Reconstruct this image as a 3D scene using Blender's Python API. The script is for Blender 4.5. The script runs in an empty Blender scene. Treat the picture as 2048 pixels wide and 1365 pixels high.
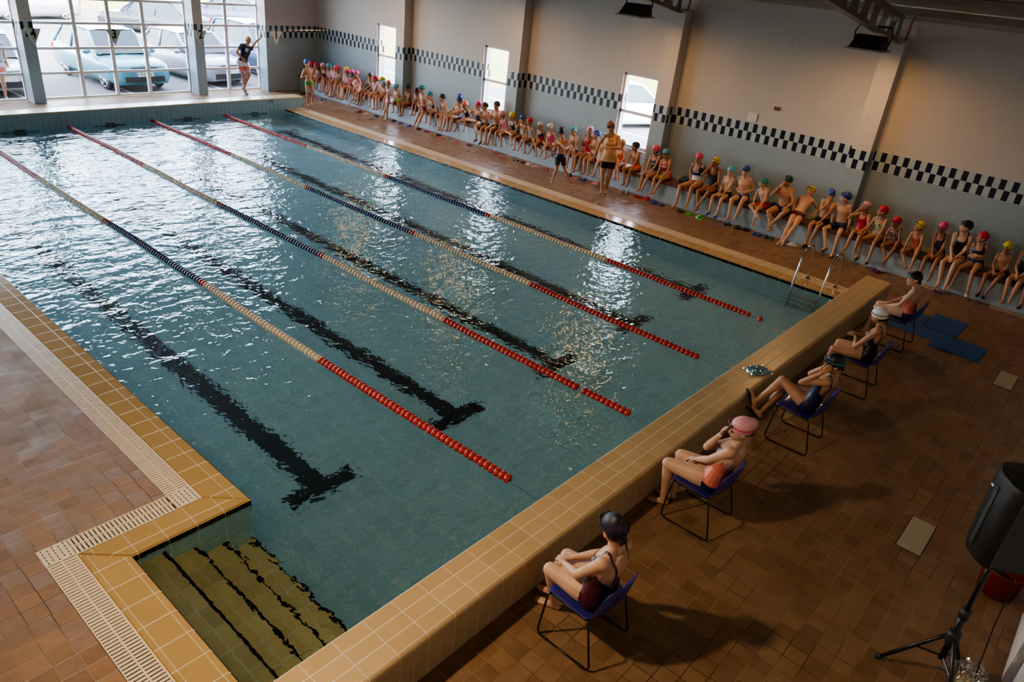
# indoor swimming pool with children on a bench, built as real geometry in metres
SKY, SUN, FLOOD, EXPO, TUBE = 3.4, 4.0, 430.0, 0.55, 45.0
import bpy, bmesh, math, random
import numpy as np
from mathutils import Vector, Matrix
random.seed(7)
C = bpy.context.scene.collection
PI = math.pi
sc = bpy.context.scene

# ------------------------------------------------------------------ camera
cam_d = bpy.data.cameras.new('camera'); cam = bpy.data.objects.new('camera', cam_d); C.objects.link(cam)
cam_d.sensor_fit = 'HORIZONTAL'; cam_d.sensor_width = 36; cam_d.lens = 25.781
cr, cu, cf = (0.66143, -0.74333, 0.09986), (0.28409, 0.37153, 0.88389), (0.69412, 0.55626, -0.45691)
cam.matrix_world = Matrix(((cr[0], cu[0], -cf[0], -2.6302), (cr[1], cu[1], -cf[1], -3.1705), (cr[2], cu[2], -cf[2], 4.5591), (0, 0, 0, 1)))
cam_d.clip_end = 300
sc.camera = cam

# ------------------------------------------------------------------ node helper
class G:
    def __init__(self, name):
        self.mat = bpy.data.materials.new(name); self.mat.use_nodes = True
        self.t = self.mat.node_tree; self.t.nodes.clear()
        self.out = self.t.nodes.new('ShaderNodeOutputMaterial')
    def n(self, kind, ins=None, **props):
        nd = self.t.nodes.new(kind)
        for k, v in props.items(): setattr(nd, k, v)
        for k, v in (ins or {}).items(): self.set(nd.inputs[k], v)
        return nd
    def set(self, sock, v):
        if isinstance(v, bpy.types.NodeSocket): self.t.links.new(v, sock)
        elif v is not None:
            if hasattr(sock, 'default_value') and not isinstance(sock.default_value, (float, int)) and isinstance(v, (tuple, list)) and len(sock.default_value) == 4 and len(v) == 3: v = (*v, 1)
            sock.default_value = v
    def m(self, op, a, b=None, c=None, clamp=False):
        nd = self.t.nodes.new('ShaderNodeMath'); nd.operation = op; nd.use_clamp = clamp
        self.set(nd.inputs[0], a)
        if b is not None: self.set(nd.inputs[1], b)
        if c is not None: self.set(nd.inputs[2], c)
        return nd.outputs[0]
    def mix(self, f, a, b):
        nd = self.n('ShaderNodeMix', data_type='RGBA'); self.set(nd.inputs[0], f); self.set(nd.inputs[6], a); self.set(nd.inputs[7], b)
        return nd.outputs[2]
    def pos(self, kind='world'):
        if kind == 'world': p = self.n('ShaderNodeNewGeometry').outputs['Position']
        else: p = self.n('ShaderNodeTexCoord').outputs['Object']
        s = self.n('ShaderNodeSeparateXYZ', {0: p})
        return p, s.outputs[0], s.outputs[1], s.outputs[2]
    def comb(self, x, y, z=0.0): return self.n('ShaderNodeCombineXYZ', {0: x, 1: y, 2: z}).outputs[0]
    def noise(self, v, scale, detail=3, rough=.5, dist=0.0):
        nd = self.n('ShaderNodeTexNoise', {'Vector': v, 'Scale': scale, 'Detail': detail, 'Roughness': rough, 'Distortion': dist}); return nd.outputs['Fac']
    def white(self, v): return self.n('ShaderNodeTexWhiteNoise', {'Vector': v}).outputs[0]
    def ramp(self, f, a, b, lo=0.0, hi=1.0):
        return self.n('ShaderNodeMapRange', {0: f, 1: a, 2: b, 3: lo, 4: hi}).outputs[0]
    def bump(self, h, dist, strength=1.0): return self.n('ShaderNodeBump', {'Height': h, 'Distance': dist, 'Strength': strength}).outputs[0]
    def bsdf(self, color, rough=.5, normal=None, **kw):
        b = self.n('ShaderNodeBsdfPrincipled', {'Base Color': color, 'Roughness': rough})
        if normal is not None: self.set(b.inputs['Normal'], normal)
        for k, v in kw.items(): self.set(b.inputs[k.replace('_', ' ')], v)
        self.t.links.new(b.outputs[0], self.out.inputs[0]); return b

_cache = {}
def plain(name, color, rough=.5, metal=0.0, var=.12, scale=30.0, bump=0.0, spec=.5, coat=0.0):
    """simple surface with a little tonal noise so that nothing is perfectly flat"""
    if name in _cache: return _cache[name]
    g = G(name); p, x, y, z = g.pos('obj')
    f = g.noise(p, scale, 3)
    lo = tuple(c * (1 - var) for c in color); hi = tuple(min(1, c * (1 + var)) for c in color)
    col = g.mix(f, lo, hi)
    nrm = g.bump(f, bump) if bump else None
    g.bsdf(col, rough, nrm, Metallic=metal, Specular_IOR_Level=spec, Coat_Weight=coat)
    _cache[name] = g.mat; return g.mat

def tile_mat(name, base, grout, u, v, w, h, gap=.006, shift=0.0, u0=0.0, v0=0.0, rough=.25, var=.08, bandz=None, stain=0.0, bump=.002, z_paint=None):
    """ceramic tiles laid on the world axes u,v ('x','y','z'); w,h tile size"""
    g = G(name); p, *ax = g.pos(); ax = dict(zip('xyz', ax))
    U = g.m('DIVIDE', g.m('SUBTRACT', ax[u], u0), w); V = g.m('DIVIDE', g.m('SUBTRACT', ax[v], v0), h)
    if shift: U = g.m('ADD', U, g.m('MULTIPLY', g.m('FLOOR', V), shift))
    fu, fv = g.m('FRACT', U), g.m('FRACT', V)
    du = g.m('MULTIPLY', g.m('MINIMUM', fu, g.m('SUBTRACT', 1.0, fu)), w)
    dv = g.m('MULTIPLY', g.m('MINIMUM', fv, g.m('SUBTRACT', 1.0, fv)), h)
    j = g.ramp(g.m('MINIMUM', du, dv), gap * .35, gap * .8)
    cell = g.white(g.comb(g.m('FLOOR', U), g.m('FLOOR', V)))
    f = g.noise(p, 5, 4)
    k = g.m('ADD', g.m('MULTIPLY', g.m('SUBTRACT', cell, .5), var * 2), g.m('MULTIPLY', g.m('SUBTRACT', f, .5), var * 3))
    hsv = g.n('ShaderNodeHueSaturation', {'Color': base, 'Value': g.m('ADD', 1.0, k)}).outputs[0]
    col = g.mix(j, grout, hsv)
    if stain:
        s = g.ramp(g.noise(g.comb(g.m('MULTIPLY', ax['x'], 5), g.m('MULTIPLY', ax['y'], 5), g.m('MULTIPLY', ax['z'], .35)), 2, 5), .62, .8)
        col = g.mix(g.m('MULTIPLY', s, stain), col, (.22, .13, .07))
    rr = g.m('ADD', rough, g.m('MULTIPLY', g.m('SUBTRACT', 1.0, j), .4))
    g.bsdf(col, rr, g.bump(j, bump))
    return g.mat

# ------------------------------------------------------------------ mesh helpers
def obj(name, bm, mat=None, parent=None, smooth=False):
    me = bpy.data.meshes.new(name); bm.to_mesh(me); bm.free()
    return link(name, me, mat, parent, smooth)
def link(name, me, mat=None, parent=None, smooth=False):
    o = bpy.data.objects.new(name, me); C.objects.link(o)
    if mat is not None:
        for m in (mat if isinstance(mat, (list, tuple)) else [mat]): me.materials.append(m)
    if smooth: me.shade_smooth()
    if parent is not None:
        o.parent = parent; o.matrix_parent_inverse = parent.matrix_world.inverted() if parent.type != 'EMPTY' else Matrix.Translation(-Vector(parent.location)) if not any(parent.rotation_euler) else (Matrix.Translation(parent.location) @ parent.rotation_euler.to_matrix().to_4x4()).inverted()
    return o
def tag(o, label=None, cat=None, group=None, kind=None):
    if label: o['label'] = label
    if cat: o['category'] = cat
    if group: o['group'] = group
    if kind: o['kind'] = kind
    return o
def thing(name, label, cat, loc=(0, 0, 0), rz=0.0, group=None):
    o = bpy.data.objects.new(name, None); C.objects.link(o); o.location = loc; o.rotation_euler = (0, 0, rz)
    o.empty_display_size = .1
    return tag(o, label, cat, group)
def kid_of(o, parent):
    """parent without offset: child meshes are modelled in the parent's local frame"""
    o.parent = parent; return o
def box(bm, x0, x1, y0, y1, z0, z1, M=None, mi=0):
    vs = [bm.verts.new(Vector((x, y, z)) if M is None else M @ Vector((x, y, z))) for x in (x0, x1) for y in (y0, y1) for z in (z0, z1)]
    for q in ((0, 1, 3, 2), (4, 6, 7, 5), (0, 4, 5, 1), (2, 3, 7, 6), (0, 2, 6, 4), (1, 5, 7, 3)):
        f = bm.faces.new([vs[i] for i in q]); f.material_index = mi
    return vs
def BM(): return bmesh.new()
def boxo(name, x0, x1, y0, y1, z0, z1, mat, parent=None, bevel=0.0, seg=2):
    bm = BM(); box(bm, x0, x1, y0, y1, z0, z1)
    if bevel: bmesh.ops.bevel(bm, geom=bm.edges[:], offset=bevel, segments=seg, profile=.5, affect='EDGES')
    return obj(name, bm, mat, parent)
def frame_axes(d, ref=None):
    d = Vector(d).normalized(); r = Vector(ref) if ref is not None else Vector((0, 0, 1))
    if abs(d.dot(r.normalized())) > .97: r = Vector((1, 0, 0)) if abs(d.x) < .9 else Vector((0, 1, 0))
    a = d.cross(r).normalized(); return a, d.cross(a).normalized()
def tube(bm, pts, rad, seg=8, cap=True, closed=False, mi=0, flat=1.0, ref=None):
    """swept tube; rad a number or a list; flat scales the second axis; domed ends"""
    pts = [Vector(p) for p in pts]; n = len(pts); rs = [rad] * n if isinstance(rad, (int, float)) else list(rad)
    rings = []; prev = None
    for i, p in enumerate(pts):
        if closed: d = pts[(i + 1) % n] - pts[i - 1]
        else: d = pts[min(i + 1, n - 1)] - pts[max(i - 1, 0)]
        d = d.normalized()
        if prev is None: a, b = frame_axes(d, ref)
        else:
            a = (prev - d * prev.dot(d)); a = a.normalized() if a.length > 1e-6 else frame_axes(d)[0]; b = d.cross(a)
        prev = a
        rings.append([bm.verts.new(p + a * (rs[i] * math.cos(t)) + b * (rs[i] * flat * math.sin(t))) for t in (2 * PI * k / seg for k in range(seg))])
    m = n if closed else n - 1
    for i in range(m):
        A, B = rings[i], rings[(i + 1) % n]
        for k in range(seg):
            f = bm.faces.new((A[k], A[(k + 1) % seg], B[(k + 1) % seg], B[k])); f.material_index = mi
    if cap and not closed:
        for R_, p, s in ((rings[0], pts[0], -1), (rings[-1], pts[-1], 1)):
            d = (pts[1] - pts[0] if s < 0 else pts[-1] - pts[-2]).normalized(); r = rs[0] if s < 0 else rs[-1]
            c = bm.verts.new(p + d * (s * r * .45))
            for k in range(seg):
                q = (R_[(k + 1) % seg], R_[k], c) if s < 0 else (R_[k], R_[(k + 1) % seg], c)
                f = bm.faces.new(q); f.material_index = mi
def lathe(bm, prof, seg=16, c=(0, 0, 0), mi=0):
    c = Vector(c); rings = []
    for r, z in prof:
        rings.append([bm.verts.new(c + Vector((r * math.cos(t), r * math.sin(t), z))) for t in (2 * PI * k / seg for k in range(seg))] if r > 1e-6 else [bm.verts.new(c + Vector((0, 0, z)))])
    for A, B in zip(rings, rings[1:]):
        for k in range(seg):
            a = [A[k % len(A)], A[(k + 1) % len(A)], B[(k + 1) % len(B)], B[k % len(B)]]
            u = list(dict.fromkeys(a))
            if len(u) > 2: bm.faces.new(u).material_index = mi
def ellipsoid(bm, c, r, M=None, nu=12, nv=8, mi=0):
    c = Vector(c); top = None; rings = []
    for i in range(nv + 1):
        th = PI * i / nv
        if i in (0, nv):
            v = Vector((0, 0, r[2] * math.cos(th))); rings.append([bm.verts.new(c + (M @ v if M else v))])
        else:
            rings.append([bm.verts.new(c + (M @ v if M else v)) for v in (Vector((r[0] * math.sin(th) * math.cos(p), r[1] * math.sin(th) * math.sin(p), r[2] * math.cos(th))) for p in (2 * PI * k / nu for k in range(nu)))])
    for A, B in zip(rings, rings[1:]):
        for k in range(nu):
            u = list(dict.fromkeys([A[k % len(A)], B[k % len(B)], B[(k + 1) % len(B)], A[(k + 1) % len(A)]]))
            if len(u) > 2: bm.faces.new(u).material_index = mi
def prism(bm, poly, axis, a0, a1, mi=0):
    """extrude a 2-D polygon: axis 'x' takes (y,z), 'y' takes (x,z), 'z' takes (x,y)"""
    def P3(p, a): return {'x': (a, p[0], p[1]), 'y': (p[0], a, p[1]), 'z': (p[0], p[1], a)}[axis]
    A = [bm.verts.new(P3(p, a0)) for p in poly]; B = [bm.verts.new(P3(p, a1)) for p in poly]
    n = len(poly)
    bm.faces.new(A).material_index = mi; bm.faces.new(B[::-1]).material_index = mi
    for i in range(n): bm.faces.new((A[i], B[i], B[(i + 1) % n], A[(i + 1) % n])).material_index = mi
def text_mesh(name, body, size, mat, M, parent=None, ext=.002, bold=0.0, sx=1.0):
    cu_ = bpy.data.curves.new(name, 'FONT'); cu_.body = body; cu_.size = size; cu_.extrude = ext; cu_.align_x = 'CENTER'; cu_.align_y = 'CENTER'; cu_.offset = bold
    t = bpy.data.objects.new(name + '_t', cu_); C.objects.link(t)
    bpy.context.view_layer.update()
    me = bpy.data.meshes.new_from_object(t.evaluated_get(bpy.context.evaluated_depsgraph_get()))
    bpy.data.objects.remove(t)
    me.transform(M @ Matrix.Diagonal((sx, 1, 1, 1)))
    me.materials.clear()
    return link(name, me, mat, parent)
def bmfix(bm): bmesh.ops.recalc_face_normals(bm, faces=bm.faces[:])

# ------------------------------------------------------------------ dimensions (metres)
DZ = .03                       # deck level; water surface at 0
PW, PY0, PY1 = 10.0, -.294, 16.53
XW, YW, YB, XL, EAVE = 12.96, 19.1, -3.86, -6.0, 4.42
YG = 19.6                      # glazing plane of the far wall
RIDGE_X = 3.48; SL = .145

# ------------------------------------------------------------------ surfaces
TAN, GROUT = (.52, .375, .20), (.66, .56, .40)
def deck_material():
    g = G('brown_ribbed_floor_tiles'); p, x, y, z = g.pos()
    s = .1545
    V = g.m('DIVIDE', y, s); U = g.m('DIVIDE', g.m('ADD', x, g.m('MULTIPLY', g.white(g.comb(g.m('FLOOR', V), 3.1)), .02)), s)
    fu, fv = g.m('FRACT', U), g.m('FRACT', V); cu_, cv = g.m('FLOOR', U), g.m('FLOOR', V)
    du = g.m('MINIMUM', fu, g.m('SUBTRACT', 1.0, fu)); dv = g.m('MINIMUM', fv, g.m('SUBTRACT', 1.0, fv))
    j = g.ramp(g.m('MINIMUM', du, dv), .008, .026)
    c1_, c2_ = g.white(g.comb(cu_, cv)), g.white(g.comb(cu_, cv, 7.7))
    # ribs run along y or x, tile by tile; some tiles are smooth
    rx = g.m('SINE', g.m('MULTIPLY', fu, 2 * PI * 11)); ry = g.m('SINE', g.m('MULTIPLY', fv, 2 * PI * 11))
    sel = g.m('GREATER_THAN', c1_, .38); rib = g.m('ADD', g.m('MULTIPLY', rx, sel), g.m('MULTIPLY', ry, g.m('SUBTRACT', 1.0, sel)))
    rib = g.m('MULTIPLY', rib, g.m('GREATER_THAN', c2_, .3))
    n1 = g.noise(p, 1.1, 4); n2 = g.noise(p, 9, 5, .6); wet = g.ramp(g.noise(p, 2.2, 6, .7), .35, .65)
    val = g.m('ADD', .95, g.m('ADD', g.m('MULTIPLY', g.m('SUBTRACT', c1_, .5), .30), g.m('MULTIPLY', g.m('SUBTRACT', n2, .5), .5)))
    val = g.m('ADD', val, g.m('MULTIPLY', rib, .10))
    base = g.mix(n1, (.205, .108, .048), (.28, .158, .075)); base = g.mix(wet, base, g.mix(.35, base, (.30, .22, .15)))
    col = g.n('ShaderNodeHueSaturation', {'Color': base, 'Value': val}).outputs[0]
    jc = g.mix(g.ramp(g.noise(p, .8, 3), .45, .55), (.05, .025, .012), (.36, .24, .12))
    col = g.mix(j, jc, col)
    h = g.m('ADD', g.m('MULTIPLY', j, 1.4), g.m('MULTIPLY', rib, .35))
    rough = g.m('ADD', g.m('ADD', .22, g.m('MULTIPLY', wet, .25)), g.ramp(x, -1.0, 9.0, .22, 0.0))
    g.bsdf(col, rough, g.bump(h, .0016), Specular_IOR_Level=g.ramp(x, -1.0, 4.0, .22, .5)); return g.mat
M_deck = deck_material()

def grate_material():
    g = G('cream_slotted_grating'); p, x, y, z = g.pos()
    g.bsdf(g.mix(g.noise(p, 12, 3), (.62, .50, .34), (.72, .60, .43)), .4); return g.mat
M_grate = grate_material()
M_channel = plain('dark_green_channel', (.02, .035, .03), .6)
M_cop_L = tile_mat('ochre_coping_tiles_side', (.42, .285, .125), (.60, .47, .28), 'y', 'x', .25, .2, .006, v0=-.1, rough=.12, var=.05)
M_cop_R = tile_mat('ochre_coping_tiles_bench_side', (.46, .31, .14), (.60, .46, .26), 'y', 'x', .25, .2, .006, v0=10.1, rough=.15, var=.05)
M_cop_X = tile_mat('ochre_coping_tiles_cross', (.42, .285, .125), (.60, .47, .28), 'x', 'y', .25, .2, .006, v0=1.86, rough=.12, var=.05)
M_black = tile_mat('black_edge_tiles', (.006, .006, .008), (.40, .28, .14), 'y', 'z', .25, .5, .006, v0=-.25, rough=.2)
M_blackx = tile_mat('black_edge_tiles_cross', (.006, .006, .008), (.40, .28, .14), 'x', 'z', .25, .5, .006, v0=-.25, rough=.2)
M_nwall_top = tile_mat('tan_wall_top_tiles', TAN, GROUT, 'x', 'y', .255, .1255, .007, u0=-.0908, v0=PY0, rough=.3, var=.06)
M_nwall_row = tile_mat('tan_wall_row_tiles', (.46, .34, .19), GROUT, 'x', 'z', .255, .124, .006, u0=-.0908, v0=.262, rough=.3, var=.05)
M_nwall_low = tile_mat('tan_wall_upright_tiles', (.45, .335, .19), GROUT, 'x', 'z', .1275, .30, .006, u0=-.0908, v0=-.038, rough=.3, var=.05)
POOLB = (.40, .62, .67)
def pool_material(name, u, v):
    g = G(name); p, *ax = g.pos(); ax = dict(zip('xyz', ax))
    U = g.m('DIVIDE', ax[u], .25); V = g.m('DIVIDE', ax[v], .125)
    fu, fv = g.m('FRACT', U), g.m('FRACT', V)
    d = g.m('MINIMUM', g.m('MULTIPLY', g.m('MINIMUM', fu, g.m('SUBTRACT', 1.0, fu)), 2), g.m('MINIMUM', fv, g.m('SUBTRACT', 1.0, fv)))
    j = g.ramp(d, .02, .07); c = g.white(g.comb(g.m('FLOOR', U), g.m('FLOOR', V)))
    a = g.mix(c, (POOLB[0] * .86, POOLB[1] * .88, POOLB[2] * .88), (POOLB[0] * 1.12, POOLB[1] * 1.1, POOLB[2] * 1.1))
    a = g.mix(g.noise(p, 3, 4), a, (POOLB[0] * .8, POOLB[1] * .95, POOLB[2]))
    g.bsdf(g.mix(j, (.66, .78, .76), a), .4); return g.mat  # grout kept wide and pale to stand in for the caustic light web
M_pool = pool_material('teal_pool_floor_tiles', 'x', 'y')
M_pool_y = pool_material('teal_pool_side_tiles', 'y', 'z')
M_pool_x = pool_material('teal_pool_end_tiles', 'x', 'z')
M_lane = tile_mat('black_lane_line_tiles', (.010, .012, .016), (.05, .07, .07), 'x', 'y', .25, .125, .005, rough=.3)
M_steps = tile_mat('yellow_ochre_step_tiles', (.86, .68, .30), (.92, .84, .62), 'y', 'x', .25, .13, .008, v0=.0, rough=.3, var=.12)
M_farw = tile_mat('light_blue_upright_tiles', (.24, .38, .42), (.46, .52, .50), 'x', 'z', .1275, .25, .006, v0=-.02, rough=.2, var=.03)
M_farw_top = tile_mat('light_blue_course_tiles', (.25, .39, .43), (.30, .44, .47), 'x', 'z', .255, .125, .004, v0=.23, rough=.2, var=.03)
M_cream = plain('cream_edge_tile', (.62, .50, .32), .3)
M_fartop = tile_mat('cream_cap_tiles', (.60, .47, .30), (.65, .58, .45), 'x', 'y', .255, .1255, .006, v0=PY1, rough=.25, var=.05)

def wall_material(name, u, band=2.027):
    """pale blue tiles below, dark checker course, warm white paint above"""
    g = G(name); p, *ax = g.pos(); d = dict(zip('xyz', ax)); z = d['z']; uu = g.m('ADD', d['x'], d['y'])
    tu = g.m('FRACT', g.m('DIVIDE', uu, .103)); tv = g.m('FRACT', g.m('DIVIDE', g.m('SUBTRACT', z, band), .182))
    e = g.m('MINIMUM', g.m('MULTIPLY', g.m('MINIMUM', tu, g.m('SUBTRACT', 1.0, tu)), .103), g.m('MULTIPLY', g.m('MINIMUM', tv, g.m('SUBTRACT', 1.0, tv)), .182))
    j = g.ramp(e, .001, .0035)
    vn = g.noise(p, 1.4, 4)
    tile = g.mix(vn, (.27, .345, .385), (.33, .405, .44)); tile = g.mix(j, (.30, .37, .40), tile)
    # checker: alternate columns, the second row shifted by one
    colm = g.m('MODULO', g.m('ADD', g.m('FLOOR', g.m('DIVIDE', uu, .103)), 1000.0), 2.0)
    rowm = g.m('GREATER_THAN', z, band - .182)
    chk = g.m('ABSOLUTE', g.m('SUBTRACT', colm, rowm))
    chk = g.m('MULTIPLY', chk, g.m('GREATER_THAN', e, .002))
    inb = g.m('MULTIPLY', g.m('GREATER_THAN', z, band - .364), g.m('LESS_THAN', z, band))
    light = g.mix(vn, (.38, .47, .50), (.42, .50, .53))
    tile = g.mix(inb, tile, g.mix(chk, light, (.010, .012, .030)))
    # painted plaster above, with faint patches and rust runs under the eaves
    pl = g.mix(g.noise(p, .9, 5, .6), (.47, .445, .43), (.56, .535, .52))
    st = g.comb(g.m('MULTIPLY', uu, 6.5), g.m('MULTIPLY', z, .35), 0.0)
    run = g.m('MULTIPLY', g.ramp(g.noise(st, 2.6, 6, .6), .62, .72), g.ramp(g.noise(g.comb(g.m('MULTIPLY', uu, 1.1), g.m('MULTIPLY', z, .5)), 1.1, 2), .52, .62))
    pl = g.mix(g.m('MULTIPLY', run, .5), pl, (.25, .16, .08))
    up = g.m('GREATER_THAN', z, band)
    col = g.mix(up, tile, pl)
    tl = g.mix(g.m('MULTIPLY', g.m('MULTIPLY', run, .35), 1.0), col, (.25, .16, .08))
    rough = g.m('ADD', .3, g.m('MULTIPLY', up, .5))
    g.bsdf(tl, rough, g.bump(g.m('MULTIPLY', j, g.m('SUBTRACT', 1.0, up)), .0012)); return g.mat
M_wall_y = wall_material('tiled_and_painted_wall_along', 'y')
M_wall_x = wall_material('tiled_and_painted_wall_across', 'x')
M_plaster = plain('warm_white_plaster', (.56, .50, .46), .8, scale=3, var=.06)
M_ceil = plain('grey_roof_sheet', (.30, .27, .25), .7, scale=2)
M_beam = plain('taupe_painted_steel', (.27, .235, .20), .5, scale=6)
M_rust = plain('rusty_steel', (.30, .13, .06), .8, scale=20, var=.4)
M_frame = plain('white_window_frame', (.72, .68, .66), .4, var=.04)
def water_material():
    g = G('clear_pool_water'); p, x, y, z = g.pos()
    # broad swell lines lying across the lanes, plus small ripples
    q = g.comb(g.m('MULTIPLY', x, .55), y, 0.0)
    a = g.noise(q, 2.6, 2, .45, .4); b = g.noise(p, 6.5, 2, .5, .3); c = g.noise(p, 17, 2, .5)
    far = g.ramp(y, 2.0, 12.0, .35, 1.0)
    h = g.m('ADD', g.m('MULTIPLY', g.m('MULTIPLY', a, far), 1.0), g.m('ADD', g.m('MULTIPLY', b, .38), g.m('MULTIPLY', c, .07)))
    n = g.bump(h, .058)
    gl = g.n('ShaderNodeBsdfGlass', {'Color': (.90, .975, .985), 'Roughness': 0.0, 'IOR': 1.33, 'Normal': n})
    g.t.links.new(gl.outputs[0], g.out.inputs[0]); return g.mat
M_water = water_material()
def glass_material():
    g = G('clear_window_glass')
    tr = g.n('ShaderNodeBsdfTransparent', {'Color': (.97, .985, 1.0)}); gs = g.n('ShaderNodeBsdfGlossy', {'Roughness': .02, 'Color': (.8, .8, .8)})
    mx = g.n('ShaderNodeMixShader', {0: .04, 1: tr.outputs[0], 2: gs.outputs[0]}); g.t.links.new(mx.outputs[0], g.out.inputs[0]); return g.mat
M_glass = glass_material()

def S(name, x0, x1, y0, y1, z0, z1, mat, bevel=0.0): return tag(boxo(name, x0, x1, y0, y1, z0, z1, mat, bevel=bevel), kind='structure')

# ------------------------------------------------------------------ deck, pool shell
NX, NY = -1.05, 1.74           # step recess: x from NX to 0, y up to NY
def slab(name, rects, z0, z1, mat):
    bm = BM()
    for r in rects: box(bm, *r, z0, z1)
    return tag(obj(name, bm, mat), kind='structure')
slab('floor', [(XL, -1.57, YB, YW + .5), (-1.57, -.52, 2.26, YW + .5), (-.52, 10.63, PY1 + .44, YW + .5), (10.63, XW, YB, YW + .5), (-1.57, 10.63, YB, -.70)], -.25, DZ, M_deck)
# coping strips (slightly rounded lip toward the water)
def coping(name, poly, mat, z=DZ):
    bm = BM(); prism(bm, poly, 'z', -.06, z)
    bmfix(bm)
    bmesh.ops.bevel(bm, geom=[e for e in bm.edges if all(abs(v.co.z - z) < 1e-4 for v in e.verts)], offset=.012, segments=3, affect='EDGES')
    return tag(obj(name, bm, mat), kind='structure')
coping('trim_1', [(-.3, 2.04), (0, 1.74), (0, PY1), (-.3, PY1)], M_cop_L)
coping('trim_2', [(-1.35, 2.04), (-1.05, 1.74), (0, 1.74), (-.3, 2.04)], M_cop_X)
coping('trim_3', [(-1.35, PY0), (-1.05, PY0), (-1.05, 1.74), (-1.35, 2.04)], M_cop_L)
coping('trim_4', [(10, PY0), (10.32, PY0), (10.32, PY1), (10, PY1)], M_cop_R)
# black line of tiles at the water line
slab('trim_5', [(0, .006, NY, PY1), (-1.05, -1.044, PY0, NY)], -.16, DZ - .014, M_black)
slab('trim_6', [(NX, 0, NY - .008, NY)], -.05, DZ - .014, M_blackx)
slab('trim_7', [(9.994, 10, PY0, PY1)], -.10, DZ - .014, M_black)
# overflow gratings: cream slats over a dark channel
def grating(name, x0, x1, y0, y1, along, pitch=.034):
    bm = BM(); n = int((y1 - y0 if along == 'y' else x1 - x0) / pitch)
    for k in range(n):
        for h in (0, 1):
            if along == 'y':
                w = (x1 - x0) / 2; a = x0 + h * w; box(bm, a + .006, a + w - .004, y0 + k * pitch + .006, y0 + (k + 1) * pitch - .005, DZ - .022, DZ - .001)
            else:
                w = (y1 - y0) / 2; a = y0 + h * w; box(bm, x0 + k * pitch + .006, x0 + (k + 1) * pitch - .005, a + .006, a + w - .004, DZ - .022, DZ - .001)
    if along == 'y':
        for a in (x0 + .002, (x0 + x1) / 2, x1 - .004): box(bm, a - .006, a + .006, y0, y1, DZ - .026, DZ)
    else:
        for a in (y0 + .002, (y0 + y1) / 2, y1 - .004): box(bm, x0, x1, a - .006, a + .006, DZ - .026, DZ)
    return tag(obj(name, bm, M_grate), kind='structure')
grating('floor_grating', -.52, -.30, 2.26, PY1 + .44, 'y')
grating('floor_grating', -1.35, -.52, 2.04, 2.26, 'x')
grating('floor_grating', -1.57, -1.35, -.72, 2.04, 'y')
grating('floor_grating', 10.34, 10.62, PY0 - .42, PY1 + .1, 'y')
for (x0, x1, y0, y1) in ((-.52, -.30, 2.04, 2.26), (-1.57, -1.35, 2.04, 2.26)):       # moulded corner pieces with short slots
    bm = BM(); box(bm, x0, x1, y0, y1, DZ - .02, DZ)
    tag(obj('floor_grating_corner', bm, M_grate), kind='structure')
    bm = BM()
    for i in range(5):
        for j in range(5 - (i % 2)):
            cx, cy = x0 + .03 + i * .04, y0 + .03 + j * .042 + (i % 2) * .02; box(bm, cx - .004, cx + .004, cy - .012, cy + .012, DZ - .01, DZ + .0012)
    tag(obj('floor_grating_slots', bm, M_channel), kind='structure')
slab('floor_channel', [(-.525, -.298, 2.035, PY1 + .44), (-1.352, -.3, 2.035, 2.265), (-1.575, -1.348, YB + .1, 2.265), (10.32, 10.635, YB + .1, PY1 + .44)], -.25, DZ - .03, M_channel)
# pool basin
D = -1.0
slab('floor_pool', [(-.02, PW + .02, PY0, PY1)], D - .05, D, M_pool)
slab('wall_pool_bench_side', [(PW, PW + .3, PY0, PY1)], D, -.06, M_pool_y)
slab('wall_pool_side', [(-.3, 0, NY, PY1)], D, -.06, M_pool_y)
slab('wall_pool_recess', [(NX, 0, NY - .002, NY + .3)], D, -.06, M_pool_x)
slab('wall_pool_recess_back', [(NX - .3, NX, PY0, NY + .3)], D, -.06, M_pool_y)
# lane lines on the pool floor, and crosses on the far end wall
for i in range(5):
    xc = 1 + 2 * i; bm = BM()
    box(bm, xc - .125, xc + .125, 2.2, 14.9, D, D + .004); box(bm, xc - .42, xc + .42, 1.98, 2.2, D, D + .004); box(bm, xc - .42, xc + .42, 14.9, 15.12, D, D + .004)
    tag(obj('floor_lane_line', bm, M_lane), kind='structure')
    bm = BM(); box(bm, xc - .11, xc + .11, PY1 - .004, PY1, -.55, -.005); box(bm, xc - .38, xc + .38, PY1 - .004, PY1, -.36, -.2)
    tag(obj('wall_lane_mark', bm, M_blackx), kind='structure')
# steps in the recess
bm = BM(); bm2 = BM()
for k, (xa, zt) in enumerate(((NX, -.15), (-.79, -.33), (-.53, -.51), (-.27, -.69))):
    xb = xa + .262; box(bm, xa, xb, PY0, NY, D, zt)
    box(bm2, xb - .022, xb + .004, PY0, NY, zt - .03, zt + .004)
tag(obj('floor_steps', bm, M_steps), kind='structure'); tag(obj('floor_step_nosing', bm2, M_blackx), kind='structure')
# far end wall of the basin
slab('wall_pool_far', [(-.3, 10.62, PY1, PY1 + .44)], D, .23, M_farw)
slab('wall_pool_far_course', [(-.3, 10.62, PY1 - .002, PY1 + .442)], .23, .325, M_farw_top)
S('trim_8', -.3, 10.63, PY1 - .012, PY1 + .452, .315, .352, M_fartop, .012)
text_mesh('wall_depth_mark', '1,70', .13, plain('black_paint', (.01, .01, .012), .5), Matrix.Translation((9.5, PY1 - .006, .265)) @ Matrix.Rotation(PI / 2, 4, 'X'), ext=.001)['kind'] = 'structure'
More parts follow.
